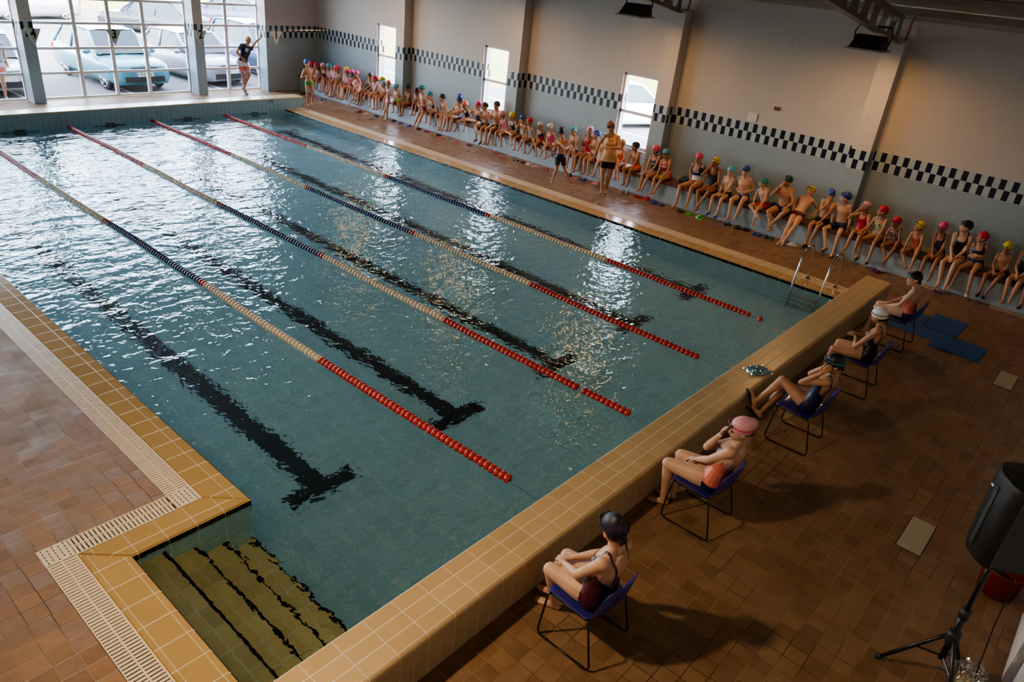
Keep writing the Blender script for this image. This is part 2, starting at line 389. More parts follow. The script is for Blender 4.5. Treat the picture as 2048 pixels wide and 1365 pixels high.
# near starting wall, rounded outer lip
T0, T1 = PY0, PY0 - .3765
bm = BM(); box(bm, -3.2, 10.42, T1 - .033, T0, D, .262); tag(obj('wall_start_lower', bm, M_nwall_low), kind='structure')
bm = BM(); box(bm, -3.2, 10.42, T1 - .035, T0, .262, .386); tag(obj('wall_start_course', bm, M_nwall_row), kind='structure')
prof = [(T0 + .006, .386), (T0 + .006, .412)] + [(T0 - .002, .4208)] + [(T1, .4208)] + [(T1 - .037 * math.sin(a), .3838 + .037 * math.cos(a)) for a in (PI / 10 * k for k in range(1, 6))] + [(T1 - .037, .37), (T1 - .03, .37), (T1 - .03, .386)]
bm = BM(); prism(bm, prof, 'x', -3.21, 10.44); bmfix(bm)
tag(obj('wall_start_cap', bm, M_nwall_top), kind='structure')
# water: one sheet filling basin and recess
bm = BM()
for (x0, x1, y0, y1) in ((0, PW, PY0, PY1), (NX, 0, PY0, NY)):
    bm.faces.new([bm.verts.new((x, y, 0)) for x, y in ((x0, y0), (x1, y0), (x1, y1), (x0, y1))])
bmesh.ops.remove_doubles(bm, verts=bm.verts[:], dist=1e-4)
w = tag(obj('pool_water', bm, M_water), kind='stuff'); w['label'] = 'clear rippling water filling the swimming pool'

# ------------------------------------------------------------------ room shell
WINS = [(5.87, 6.86, .86, 2.53), (10.50, 11.42, .82, 2.50), (15.06, 15.97, .80, 2.50)]
def wall_right():
    bm = BM(); ys = [YB]
    for a, b, c, d in WINS:
        box(bm, XW, XW + .3, ys[-1], a, -.1, EAVE); box(bm, XW, XW + .3, a, b, -.1, c); box(bm, XW, XW + .3, a, b, d, EAVE); ys.append(b)
    box(bm, XW, XW + .3, ys[-1], YG + .3, -.1, EAVE)
    return tag(obj('wall_right', bm, M_wall_y), kind='structure')
wall_right()
for k, y in enumerate((.875, 5.36, 9.86, 14.37)):
    S('pillar_%d' % (k + 1), 12.655, XW + .01, y, y + .36, DZ, 4.02, M_wall_y)
bm = BM(); x_ = 11.06
box(bm, 11.06, XW + .3, YW, YW + .55, -.1, EAVE + 1.2); tag(obj('wall_far', bm, M_wall_x), kind='structure')
S('wall_far_header', XL, 11.06, YG - .1, YG + .3, 4.32, 6.2, M_plaster)
for k, x in enumerate((8.70, 4.20, -.30, -4.80)): S('pillar_%d' % (k + 5), x, x + .29, YW, YG + .08, DZ - .02, 4.35, M_wall_x)
S('wall_back', XL, XW + .3, YB - .3, YB, -.1, 6, M_plaster)
S('wall_left', XL - .3, XL, YB - .3, YG + .3, -.1, 6, M_wall_y)
# roof sheets, both slopes
for nm, xa, za, xb, zb in (('ceiling', RIDGE_X, EAVE + .08 + (XW + .3 - RIDGE_X) * SL, XW + .3, EAVE + .08), ('ceiling', XL - .3, EAVE + .08, RIDGE_X, EAVE + .08 + (XW + .3 - RIDGE_X) * SL)):
    bm = BM(); n = 40
    prism(bm, [(xa, za), (xb, zb), (xb, zb + .1), (xa, za + .1)], 'y', YB - .3, YG + .4); bmfix(bm)
    tag(obj(nm, bm, M_ceil), kind='structure')
for k, x in enumerate((12.75, 11.4, 10.0, 8.6, 7.2, 5.8, 4.4, 2.4, 1.0, -.4)):
    z = EAVE + .08 + (XW + .3 - abs(x - RIDGE_X) - RIDGE_X) * SL - (0 if x != 12.75 else .01)
    S('trim_%d' % (20 + k), x - .03, x + .03, YB, YG, z - .13, z - .005, M_beam)
# ledge where wall meets roof
S('trim_40', XW - .04, XW + .01, YB, YW, 4.36, EAVE + .02, M_beam)
def beam(name, y):
    for side in (1, -1):
        bm = BM(); x0, x1 = 12.70, RIDGE_X; n = 17; c = (x0 - x1) / n
        X = lambda x: x if side == 1 else 2 * RIDGE_X - x
        zb = lambda x: 3.965 + (12.6 - x) * SL
        H = .43
        for i in range(n):
            a, b = x0 - i * c, x0 - (i + 1) * c; m = (a + b) / 2; w = c * .26
            o = [(a, zb(a)), (b, zb(b)), (b, zb(b) + H / 2), (b, zb(b) + H), (a, zb(a) + H), (a, zb(a) + H / 2)]
            h = [(m + w * .45, zb(m) + .085), (m - w * .45, zb(m) + .085), (m - w, zb(m) + H / 2), (m - w * .45, zb(m) + H - .085), (m + w * .45, zb(m) + H - .085), (m + w, zb(m) + H / 2)]
            for q in range(6):
                r = (q + 1) % 6; pts = [o[q], o[r], h[r], h[q]]
                for yy in (y - .006, y + .006): bm.faces.new([bm.verts.new((X(p[0]), yy, p[1])) for p in pts])
                bm.faces.new([bm.verts.new((X(p[0]), yy, p[1])) for p, yy in ((h[q], y - .006), (h[r], y - .006), (h[r], y + .006), (h[q], y + .006))])
        for zz in (0, H):
            prism(bm, [(X(x0), zb(x0) + zz - .008), (X(x1), zb(x1) + zz - .008), (X(x1), zb(x1) + zz + .008), (X(x0), zb(x0) + zz + .008)], 'y', y - .075, y + .075)
        bmesh.ops.remove_doubles(bm, verts=bm.verts[:], dist=1e-5); bmfix(bm)
        tag(obj(name, bm, M_beam), kind='structure')
for k, y in enumerate((1.05, 5.54, 10.04, 14.55)):
    beam('beam_%d' % (k + 1), y)
    S('trim_%d' % (50 + k), 12.68, 12.95, y - .1, y + .12, 3.94, 3.97, M_rust)
    bm = BM(); tube(bm, [(12.82, y - .11, 3.96), (12.90, y - .11, 4.4)], .022); tag(obj('trim_%d' % (60 + k), bm, M_rust), kind='structure')
# windows of the right wall
for k, (a, b, c, d) in enumerate(WINS):
    bm = BM(); xa, xb = XW + .06, XW + .12; t = .05; mid = c + .80
    for q in ((a, a + t + .03, c, d), (b - t, b, c, d), (a, b, c, c + t), (a, b, d - t, d), (a, b, mid - .035, mid + .035)): box(bm, xa, xb, *q)
    f = tag(obj('window_%d' % (k + 1), bm, M_frame), kind='structure')
    bm = BM(); bm.faces.new([bm.verts.new((XW + .09, y, z)) for y, z in ((a, c), (b, c), (b, d), (a, d))]); obj('pane', bm, M_glass, f)
    S('trim_%d' % (70 + k), XW - .02, XW + .3, a - .02, b + .02, c - .04, c, M_frame)
# far glazed wall: steel grid between the pillars
ZR = [.05, .70, 1.325, 1.95, 2.555, 3.17, 3.78, 4.33]
for k, xs in enumerate(([9.00, 9.98, 11.06], [4.50, 5.63, 6.53, 7.46, 8.69], [0, 1.1, 2.05, 3.05, 4.2], [-4.5, -3.4, -2.4, -1.4, -.3])):
    bm = BM()
    for x in xs: w_ = .045 if x not in (xs[0], xs[-1]) else .03; box(bm, x - w_, x + w_, YG - .04, YG + .04, ZR[0], ZR[-1])
    for z in ZR: box(bm, xs[0], xs[-1], YG - .035, YG + .035, z - .032, z + .032)
    f = tag(obj('window_%d' % (k + 4), bm, M_frame), kind='structure')
    bm = BM(); bm.faces.new([bm.verts.new((x, YG, z)) for x, z in ((xs[0], ZR[0]), (xs[-1], ZR[0]), (xs[-1], ZR[-1]), (xs[0], ZR[-1]))]); obj('pane', bm, M_glass, f)
S('trim_80', XL, 11.06, YG - .12, YG + .1, -.05, .035, M_cream)
# ------------------------------------------------------------------ outdoors
def ground_material():
    g = G('pale_sunlit_asphalt'); p, x, y, z = g.pos()
    c = g.mix(g.noise(p, 3, 5, .65), (.11, .11, .115), (.15, .15, .155)); ln = g.m('LESS_THAN', g.m('ABSOLUTE', g.m('SUBTRACT', g.m('FRACT', g.m('DIVIDE', g.m('SUBTRACT', x, 2.9), 2.85)), .5)), .018)
    ln = g.m('MULTIPLY', ln, g.m('LESS_THAN', y, 25.4)); g.bsdf(g.mix(ln, c, (.6, .6, .58)), .8); return g.mat
boxo('outside_ground', -40, 90, -30, 110, -.4, -.03, ground_material()); bpy.data.objects['outside_ground']['kind'] = 'structure'
# cut the outdoor ground from under the building: it starts beyond the walls
bm = BM()
for r in ((-40, XL - .3, -30, 110), (XL - .3, XW + .3, YG + .3, 110), (XW + .3, 90, -30, 110), (XL - .3, XW + .3, -30, YB - .3)): box(bm, *r, -.4, -.03)
bm.to_mesh(bpy.data.objects['outside_ground'].data); bm.free()
def bank_material():
    g = G('grassy_earth_bank'); p, x, y, z = g.pos()
    c = g.mix(g.ramp(g.noise(p, 1.3, 6, .7), .4, .6), (.26, .19, .10), (.15, .21, .06)); g.bsdf(c, .9, g.bump(g.noise(p, 8, 4), .05)); return g.mat
M_bank = bank_material()
def bank(name, poly, axis, a0, a1):
    bm = BM(); prism(bm, poly, axis, a0, a1); bmfix(bm)
    bmesh.ops.subdivide_edges(bm, edges=[e for e in bm.edges if e.calc_length() > 6], cuts=12)
    return tag(obj(name, bm, M_bank), kind='structure')
bank('outside_bank', [(20.5, -.1), (23.5, 1.0), (29, 2.6), (60, 4), (60, -.1)], 'y', -12, 34)
bank('outside_bank', [(43, -.1), (46, 1.0), (52, 2.2), (100, 4.5), (100, -.1)], 'x', -20, 60)
def leaf_material(name, a, b):
    g = G(name); p, x, y, z = g.pos(); g.bsdf(g.mix(g.noise(p, 4, 4), a, b), .8); return g.mat
LEAF = [leaf_material('bright_green_leaves', (.16, .26, .05), (.36, .44, .12)), leaf_material('dark_green_leaves', (.05, .12, .03), (.18, .26, .07)), leaf_material('dry_straw_leaves', (.34, .34, .12), (.52, .46, .2))]
def shrub(name, x, y, z, w, h, mat, seed, label, group):
    rnd = random.Random(seed); t = thing(name, label, 'shrub', (x, y, z), 0, group); bm = BM()
    for i in range(420):
        th, ph, r = rnd.uniform(0, 2 * PI), rnd.uniform(0, PI * .55), rnd.uniform(.55, 1)
        c = Vector((w * r * math.sin(ph) * math.cos(th), w * r * math.sin(ph) * math.sin(th), h * (.15 + .85 * r * math.cos(ph))))
        s = rnd.uniform(.10, .2); a = Vector((rnd.gauss(0, 1), rnd.gauss(0, 1), rnd.gauss(0, 1))).normalized(); b = a.orthogonal().normalized()
        bm.faces.new([bm.verts.new(c + q) for q in (a * s, b * s * .5, -a * s, -b * s * .5)])
    kid_of(obj('foliage', bm, mat), t); bm = BM()
    for k in range(3): tube(bm, [(0, 0, 0), (w * .2 * math.cos(k * 2.1), w * .2 * math.sin(k * 2.1), h * .6)], [.05, .02], 6)
    kid_of(obj('stem', bm, plain('brown_bark', (.16, .10, .06), .9)), t); return t
rnd = random.Random(3)
for k in range(15):
    shrub('leafy_shrub', 6 + k * 2.8 + rnd.uniform(-.08, .08), 47 + rnd.uniform(-1, 2.5), 1.0, rnd.uniform(1.15, 1.28), rnd.uniform(1.6, 2.6), LEAF[k % 3], k, ['bright green shrub on the grassy bank beyond the parked cars', 'dark green shrub on the grassy bank beyond the parked cars', 'straw coloured shrub on the grassy bank beyond the parked cars'][k % 3], 'shrubs beyond the car park ' + 'abc'[k % 3])
for k, (x, y, z, w, h, m, wn) in enumerate(((26.5, 13.6, 1.8, 1.6, 2.2, 0, 'window nearest the teacher'), (27.5, 17.6, 2.1, 1.6, 2.4, 2, 'window behind the teacher, beside a greener one'), (28.5, 24.5, 2.4, 1.8, 2.6, 1, 'middle side window'), (28.5, 31.5, 2.3, 2, 2.6, 0, 'side window nearest the far corner'))):
    shrub('leafy_shrub', x, y, z, w, h, LEAF[m], 50 + k, 'shrub on the earth bank seen through the ' + wn, None)

M_tyre = plain('black_tyre_rubber', (.02, .02, .02), .8); M_alloy = plain('silver_alloy', (.45, .45, .47), .3, .8); M_cglass = plain('dark_car_glass', (.03, .05, .06), .15, spec=.4)
M_trim = plain('black_plastic_trim', (.02, .02, .022), .5); M_head = plain('clear_headlamp', (.7, .72, .74), .1); M_tail = plain('red_tail_lamp', (.5, .02, .02), .2); M_plate = plain('white_number_plate', (.75, .75, .72), .4)
def car(label, x, y, rz, L, W, H, color, suv=0, plate=None, z=-.03):
    """front of the car points to local -Y; origin on the ground at its middle"""
    t = thing('car', label, 'car', (x, y, z), rz)
    paint = plain('car_paint_%03d_%03d_%03d' % tuple(int(c * 255) for c in color), color, .25, .2, var=.03, coat=.5)
    h = L / 2; gc = .17 + .05 * suv; bl = H * .60
    # stations: y, bottom z, belt z, half width
    st = [(-h, gc + .12, .62 * bl + .12, W * .36), (-h + .10, gc, .70 * bl + .12, W * .45), (-h + .45, gc, .80 * bl + .1, W * .495), (-h + L * .24, gc, .93 * bl, W * .5), (-h + L * .30, gc, bl, W * .5), (0, gc, bl + .01, W * .5), (h - L * .22, gc, bl + .03, W * .5), (h - .25, gc, bl + .03, W * .485), (h - .04, gc + .03, bl - .02, W * .455), (h, gc + .14, bl - .16, W * .40)]
    bm = BM(); rings = []
    for (yy, zb, zt, w) in st:
        r = [(-w * .9, zb), (-w, zb + (zt - zb) * .25), (-w, zb + (zt - zb) * .7), (-w * .93, zt - .02), (-w * .8, zt), (0, zt + .03), (w * .8, zt), (w * .93, zt - .02), (w, zb + (zt - zb) * .7), (w, zb + (zt - zb) * .25), (w * .9, zb)]
        rings.append([bm.verts.new((a, yy, b)) for a, b in r])
    for A, B in zip(rings, rings[1:]):
        for k in range(len(A)): bm.faces.new((A[k], A[(k + 1) % len(A)], B[(k + 1) % len(B)], B[k]))
    bm.faces.new(rings[0]); bm.faces.new(rings[-1][::-1]); bmfix(bm)
    body = kid_of(obj('body', bm, paint, smooth=True), t)
    # cabin: glass house with painted roof
    yw, yr = -h + L * .27, h - (.12 if suv else .35); rf, rr = -h + L * .43, h - L * (.16 if suv else .2)
    cab = [(yw, bl - .02, W * .44, bl + .02), (rf, bl, W * .46, H - .04), ((rf + rr) / 2, bl, W * .46, H), (rr, bl, W * .45, H - .05), (yr, bl, W * .42, bl + .02)]
    def side(off, yy, zz0, w, zz1): return [(-w, yy, zz0), (-w * .80, yy, zz1), (w * .80, yy, zz1), (w, yy, zz0)]
    bm = BM(); R_ = [[bm.verts.new(v) for v in side(0, a, b, w, z1)] for a, b, w, z1 in cab]
    for A, B in zip(R_, R_[1:]):
        for k in range(3): bm.faces.new((A[k], A[k + 1], B[k + 1], B[k]))
    bmfix(bm); kid_of(obj('window_glass', bm, M_cglass), t)
    bm = BM()   # roof skin and pillars
    R2 = [[bm.verts.new(v) for v in ((-w * .81, a, z1 + .012), (-w * .4, a, z1 + .035), (w * .4, a, z1 + .035), (w * .81, a, z1 + .012))] for a, b, w, z1 in cab[1:4]]
    for A, B in zip(R2, R2[1:]):
        for k in range(3): bm.faces.new((A[k], A[k + 1], B[k + 1], B[k]))
    for s in (-1, 1):
        for (a, b) in ((0, 1), (3, 4)): tube(bm, [(s * cab[a][2] * (1 if cab[a][3] < H - .1 else .8), cab[a][0], cab[a][3]), (s * cab[b][2] * (1 if cab[b][3] < H - .1 else .8), cab[b][0], cab[b][3])], .04, 6)
        ym = (rf + rr) / 2 + .1; tube(bm, [(s * W * .465, ym, bl), (s * W * .37, ym, H)], .035, 6)
        tube(bm, [(s * W * .37, rf, H - .03), (s * W * .37, (rf + rr) / 2, H), (s * W * .37, rr, H - .04)], .03, 6)
    kid_of(obj('roof', bm, paint, smooth=True), t)
    wr = .30 + .03 * suv
    for yy in (-h + L * .19, h - L * .20):
        for s in (-1, 1):
            bm = BM(); xw_ = s * (W * .5 - .10)
            tube(bm, [(xw_ + math.cos(a) * 0, yy + wr * .86 * math.cos(a), wr + wr * .86 * math.sin(a)) for a in (2 * PI * k / 24 for k in range(24))], wr * .16, 8, closed=True, flat=1.0)
            wl = kid_of(obj('wheel', bm, M_tyre, smooth=True), t); bm = BM()
            for k in range(5):
                a = 2 * PI * k / 5; tube(bm, [(xw_ + s * .05, yy, wr), (xw_ + s * .06, yy + wr * .7 * math.cos(a), wr + wr * .7 * math.sin(a))], [.05, .035], 6)
            tube(bm, [(xw_ + s * .05, yy + wr * .72 * math.cos(a), wr + wr * .72 * math.sin(a)) for a in (2 * PI * k / 20 for k in range(20))], .025, 6, closed=True)
            rim = obj('rim', bm, M_alloy, smooth=True); rim.parent = wl
            bm = BM(); lathe(bm, [(0, -.05), (wr * .98, -.05), (wr * .98, .05), (0, .05)], 20); bmesh.ops.rotate(bm, verts=bm.verts[:], matrix=Matrix.Rotation(PI / 2, 3, 'Y')); bmesh.ops.translate(bm, verts=bm.verts[:], vec=(xw_ - s * .02, yy, wr))
            hub = obj('inner_disc', bm, M_trim); hub.parent = wl
    for s in (-1, 1):
        bm = BM(); ellipsoid(bm, (s * W * .36, -h + .17, .60 * bl + .05), (.20, .13, .085)); kid_of(obj('headlamp', bm, M_head, smooth=True), t)
        bm = BM(); ellipsoid(bm, (s * W * .42, h - .06, bl - .12), (.10, .08, .13)); kid_of(obj('tail_lamp', bm, M_tail, smooth=True), t)
        bm = BM(); ellipsoid(bm, (s * (W * .5 + .09), yw + .25, bl + .06), (.12, .07, .075)); kid_of(obj('side_mirror', bm, paint, smooth=True), t)
    bm = BM(); box(bm, -W * .33, W * .33, -h - .012, -h + .1, gc + .08, gc + .24); box(bm, -W * .22, W * .22, -h - .01, -h + .1, gc + .40, gc + .50)
    kid_of(obj('grille', bm, M_trim), t)
    bm = BM(); box(bm, -.26, .26, -h - .02, -h + .02, gc + .24, gc + .36); pl = kid_of(obj('number_plate', bm, M_plate), t)
    bm = BM(); box(bm, -.26, -.215, -h - .023, -h - .018, gc + .24, gc + .36); q = obj('blue_band', bm, plain('blue_plate_band', (.03, .12, .5), .4)); q.parent = pl
    if plate: q = text_mesh('plate_lettering', plate, .10, M_trim, Matrix.Translation((.02, -h - .023, gc + .30)) @ Matrix.Rotation(PI / 2, 4, 'X')); q.parent = pl
    return t
car('pale teal sport utility car parked nose-in right outside the wide glazing', 7.5, 22.25, .05, 4.18, 1.80, 1.56, (.07, .25, .31), 1, '78 ZR 64')
car('silver hatchback parked beside the teal sport utility car', 10.35, 22.6, .10, 4.3, 1.8, 1.45, (.30, .32, .37), 0)
car('dark blue sport utility car parked beyond the silver hatchback', 13.2, 23.2, .06, 4.5, 1.86, 1.7, (.05, .07, .14), 1)
car('white compact car nosing up to the leftmost panes, next to a man outside', 4.1, 22.3, -.04, 3.9, 1.7, 1.42, (.50, .50, .46), 0)
car('pale blue car parked at the end of the near row beyond the white compact', 1.3, 22.6, 0, 4.1, 1.75, 1.45, (.30, .38, .48), 0)
car('white estate car crossing the far side of the car park', 10.6, 38.6, PI / 2 - 2.55 - .35, 4.4, 1.75, 1.5, (.28, .29, .31), 0)
car('dark grey estate car with a sunshade, parked in the far row', 14.2, 33.6, -2.58, 4.7, 1.82, 1.48, (.035, .038, .05), 0)
car('grey saloon car parked in the far row beyond the column', 19.6, 36.6, -2.45, 4.7, 1.82, 1.46, (.06, .07, .10), 0)
car('red and white car in the far row at the end of the glazing', 24.2, 36.4, -2.5, 4.2, 1.8, 1.5, (.40, .03, .03), 0)
car('white car parked on the slope outside the side window behind the teacher', 19.5, 11.0, 1.2, 4.2, 1.75, 1.45, (.66, .68, .70), 0)

# ------------------------------------------------------------------ bench along the tiled wall
XB = 12.228; SEAT = .515
t = thing('bench', 'long built-in bench with a dark wooden seat edge along the tiled wall', 'bench', (XB, 8, DZ))
M_riser = plain('pale_blue_grey_riser', (.34, .41, .45), .35, scale=4)
M_board = plain('dark_red_brown_board', (.13, .05, .03), .3, scale=14, var=.3)
M_shelf = tile_mat('grey_beige_bench_tiles', (.36, .33, .30), (.28, .24, .2), 'y', 'x', .25, .25, .006, rough=.2)
link_ = lambda o: (setattr(o, 'parent', t), setattr(o, 'matrix_parent_inverse', Matrix.Translation((-XB, -8, -DZ))))
link_(boxo('riser', XB, 12.654, YB + .01, YW - .01, DZ, .44, M_riser)); 
ys_ = [YB + .01, .873, 1.237, 5.358, 5.722, 9.858, 10.222, 14.368, 14.732, YW - .01]
for k in range(0, 10, 2): link_(boxo('ledge', XB + .34, XW - .001, ys_[k], ys_[k + 1], .40, SEAT - .006, M_shelf))
for k in range(1, 9, 2): link_(boxo('ledge', XB + .34, 12.654, ys_[k], ys_[k + 1], .40, SEAT - .006, M_shelf))
y = YB + .01; k = 0
while y < YW - .2:
    y2 = min(y + 2.25, YW - .01); link_(boxo('seat_board', XB - .03, XB + .34, y, y2 - .008, .44, SEAT, M_board, bevel=.008)); y = y2
# floor drains by the bench foot
for i, (xa, ya) in enumerate(((12.02, -.62), (12.02, -2.02))):
    bm = BM()
    for q in range(13): box(bm, xa, xa + .17, ya - .62 + q * .05, ya - .62 + q * .05 + .028, DZ, DZ + .004)
    box(bm, xa, xa + .012, ya - .63, ya + .02, DZ, DZ + .005); box(bm, xa + .158, xa + .17, ya - .63, ya + .02, DZ, DZ + .005)
    tag(obj('drain_grate', bm, M_grate), ['cream slotted drain grate at the bench foot nearer the pool corner', 'cream slotted drain grate at the bench foot under white slippers'][i], 'drain grate')

# ------------------------------------------------------------------ lane ropes
M_red = plain('red_float_plastic', (.50, .035, .02), .25, var=.1, coat=.3); M_wht = plain('cream_float_plastic', (.72, .60, .42), .3, var=.06); M_blu = plain('navy_float_plastic', (.02, .03, .13), .3, var=.1)
M_cable = plain('blue_steel_cable', (.10, .16, .35), .4)
bm = BM(); lathe(bm, [(.014, -.031), (.038, -.029), (.053, -.014), (.055, 0), (.053, .014), (.038, .029), (.014, .031)], 14)
bmesh.ops.rotate(bm, verts=bm.verts[:], matrix=Matrix.Rotation(PI / 2, 3, 'X')); proto_me = bpy.data.meshes.new('float'); bm.to_mesh(proto_me); bm.free(); proto_me.shade_smooth()
FM = {}
for k, m in (('r', M_red), ('w', M_wht), ('b', M_blu)): FM[k] = proto_me.copy(); FM[k].materials.append(m)
OFF = {1: (.026, .38), 2: (-.036, .42), 3: (.034, .45), 4: (-.024, .42)}
NAMES = ['lane rope nearest the entry steps, red at its near end', 'second lane rope out from the entry steps, with a gap in its red floats', 'lane rope third from the steps, ending beside the blue bag', 'lane rope nearest the ladder and the bench of children']
for i in range(1, 5):
    x = 2.0 * i; o1, ye = OFF[i]; tr = [3.4616 + o1, 6.3904 + o1, 9.5726 + o1, 12.5104 + o1]
    root = thing('lane_rope', NAMES[i - 1], 'lane rope', (x, 0, 0), 0, None)
    sp = .0695; y = ye + .03 if i != 2 else .30; n = 0; rest = BM(); rr = random.Random(i)
    def colour(y):
        if y < tr[0]: return 'r'
        if y < tr[1] - .12: return 'w'
        if y < tr[1]: return 'r'
        if y < tr[1] + .0 + 0: return 'r'
        if y < tr[2] - .16: return 'b'
        if y < tr[2]: return 'r'
        if y < tr[3]: return 'w'
        return 'r'
    fl = []
    while y < PY1 - .12:
        sx_ = .012 * math.sin(y * .9 + i) + .006 * math.sin(y * 2.3); z = .004 + .004 * math.sin(y * 3.1 + i)
        if not (i == 2 and abs(y - 1.02) < .04) and not (i == 4 and abs(y - ye - .13) < .045): fl.append((sx_, y, z, colour(y)))
        y += sp
    for n, (a, y, z, c) in enumerate(fl):
        if n < 100:
            f = bpy.data.objects.new('float', FM[c]); C.objects.link(f); f.parent = root; f.location = (a, y, z); f.rotation_euler = (rr.uniform(-.08, .08), 0, rr.uniform(-.08, .08))
    bm = BM()
    for (a, y, z, c) in fl[100:]:
        A = []
        mi = 'rwb'.index(c)
        for r_, dy in ((.016, -.031), (.046, -.024), (.055, 0), (.046, .024), (.016, .031)): A.append([bm.verts.new((a + r_ * math.cos(q), y + dy, z + r_ * math.sin(q))) for q in (2 * PI * k / 10 for k in range(10))])
        for P_, Q_ in zip(A, A[1:]):
            for k in range(10): bm.faces.new((P_[k], Q_[k], Q_[(k + 1) % 10], P_[(k + 1) % 10])).material_index = mi
    fr = kid_of(obj('distant_floats', bm, [M_red, M_wht, M_blu], smooth=True), root); fr['kind'] = 'stuff'
    bm = BM(); tube(bm, [(.012 * math.sin(y * .9 + i) + .006 * math.sin(y * 2.3), y, .003) for y in [q * .5 for q in range(1, 33)]] + [(0, PY1, .01)], .006, 6); tube(bm, [(0, ye, .0), (.01, ye - .15, -.012), (0, PY0 + .01, .02)], .004, 6)
    kid_of(obj('cable', bm, M_cable), root)
    bm = BM(); tube(bm, [(0, PY0 + .05, .015), (.02, PY0 + .07, .02), (0, PY0 + .16, .01)], .008, 6); box(bm, -.02, .02, PY0, PY0 + .02, -.01, .05); kid_of(obj('hook', bm, M_alloy), root)

# ------------------------------------------------------------------ ladder
M_steel = plain('polished_steel', (.55, .55, .55), .15, 1.0, var=.05)
t = thing('pool_ladder', 'polished steel pool ladder with two arched handrails beside the start wall', 'ladder', (10.1, .35, DZ))
for y in (.16, .66):
    pts = [(9.72 - 10.1, y - .35, -.9), (9.72 - 10.1, y - .35, .10)] + [(9.72 + .02 + .36 * (1 - math.cos(a)) / 1 - 10.1, y - .35, .10 + .62 * math.sin(a)) for a in (PI * k / 14 for k in range(1, 13))] + [(10.46 - 10.1, y - .35, .1), (10.46 - 10.1, y - .35, DZ - DZ)]
    bm = BM(); tube(bm, pts, .021, 12); kid_of(obj('handrail', bm, M_steel, smooth=True), t)
    bm = BM(); lathe(bm, [(.0, .02), (.03, .02), (.045, 0), (.045, -.001)], 14, (.36, y - .35, 0)); kid_of(obj('foot_flange', bm, M_steel), t)
for z in (-.25, -.5, -.75):
    bm = BM(); box(bm, 9.66 - 10.1, 9.76 - 10.1, -.19, .31, z - .02, z); kid_of(obj('rung', bm, plain('steel_tread', (.3, .33, .34), .4, .6)), t)

# ------------------------------------------------------------------ lane number pennants on a wire
M_pen = plain('off_white_board', (.85, .83, .78), .6); M_blk = plain('black_paint', (.01, .01, .012), .5)
ZP = 2.335
for d, x in (('1', 8.97), ('2', 6.88), ('3', 4.85), ('4', 3.22)):
    t = thing('lane_number_sign', {'1': 'hanging triangular board showing 1, in front of the tiled corner wall', '2': 'hanging triangular board showing 2, before the pillar beside the leaning man', '3': 'hanging triangular board showing 3, in front of the teal car', '4': 'hanging triangular board showing 4, beside the pillar near the white compact car'}[d], 'lane sign', (x, 15.2, ZP), {'4': .15}.get(d, 0))
    bm = BM(); prism(bm, [(-.17, 0), (.17, 0), (0, -.335)], 'y', -.004, .004); bmfix(bm); kid_of(obj('board', bm, M_pen), t)
    q = text_mesh('numeral', d, .27, M_blk, Matrix.Translation((0, -.007, -.10)) @ Matrix.Rotation(PI / 2, 4, 'X'), ext=.002, bold=.006, sx=.8); q.parent = t
    bm = BM(); tube(bm, [(-.1, 0, 0), (-.1, 0, .015)], .004, 6); tube(bm, [(.1, 0, 0), (.1, 0, .015)], .004, 6); kid_of(obj('clip', bm, M_blk), t)
bm = BM(); tube(bm, [(-5.9, 15.2, ZP + .03), (0, 15.2, ZP + .013), (6, 15.2, ZP + .01), (12.95, 15.2, ZP + .05)], .0022, 5); tag(obj('stretched_wire', bm, M_alloy), 'thin wire stretched across the pool holding the lane number boards', 'wire')

# ------------------------------------------------------------------ floodlights hung from the beams
M_flood = plain('black_flood_housing', (.02, .018, .016), .5, var=.5)
g = G('glowing_halogen_tube'); e = g.n('ShaderNodeEmission', {'Color': (1, .55, .22, 1), 'Strength': TUBE}); g.t.links.new(e.outputs[0], g.out.inputs[0]); M_tube = g.mat
FL = ['black floodlight hanging from the beam nearest the start wall', 'black floodlight hanging from the second beam, above the teacher', 'black floodlight on the third beam from the start wall', 'black floodlight on the beam nearest the car park glazing']
for k, (x, y) in enumerate(((11.35, 1.08), (11.10, 5.60), (11.05, 10.1), (11.05, 14.6))):
    t = thing('floodlight', FL[k], 'floodlight', (x, y, 3.86))
    bm = BM()   # wedge housing, wide hood edge toward the pool
    lo = [(-.28, -.25, 0), (.20, -.25, 0), (.20, .25, 0), (-.28, .25, 0)]; hi = [(-.10, -.22, .22), (.16, -.22, .22), (.16, .22, .22), (-.10, .22, .22)]
    A = [bm.verts.new(v) for v in lo]; B = [bm.verts.new(v) for v in hi]; bm.faces.new(B)
    for i in range(4): bm.faces.new((A[i], A[(i + 1) % 4], B[(i + 1) % 4], B[i]))
    bmfix(bm); kid_of(obj('housing', bm, M_flood), t)
    bm = BM(); box(bm, -.32, .24, -.29, -.265, -.015, .012); box(bm, -.32, .24, .265, .29, -.015, .012); box(bm, -.33, -.295, -.29, .29, -.015, .012); box(bm, .215, .24, -.29, .29, -.015, .012); kid_of(obj('glass_rim', bm, M_beam), t)
    bm = BM(); tube(bm, [(.05, -.28, .08), (.05, -.31, .25), (.05, -.26, .36), (.05, .26, .36), (.05, .31, .25), (.05, .28, .08)], .014, 8); kid_of(obj('bracket', bm, M_flood), t)
    zb = 3.965 + (12.6 - x) * SL - 3.86
    bm = BM(); tube(bm, [(.05, 0, .36), (.05, -.2, max(.37, zb))], .012, 6); kid_of(obj('hanger', bm, M_flood), t)
    bm = BM(); bm.faces.new([bm.verts.new(v) for v in ((-.27, -.24, .012), (-.27, .24, .012), (.20, .24, .012), (.20, -.24, .012))]); kid_of(obj('lamp_glass', bm, M_tube), t)

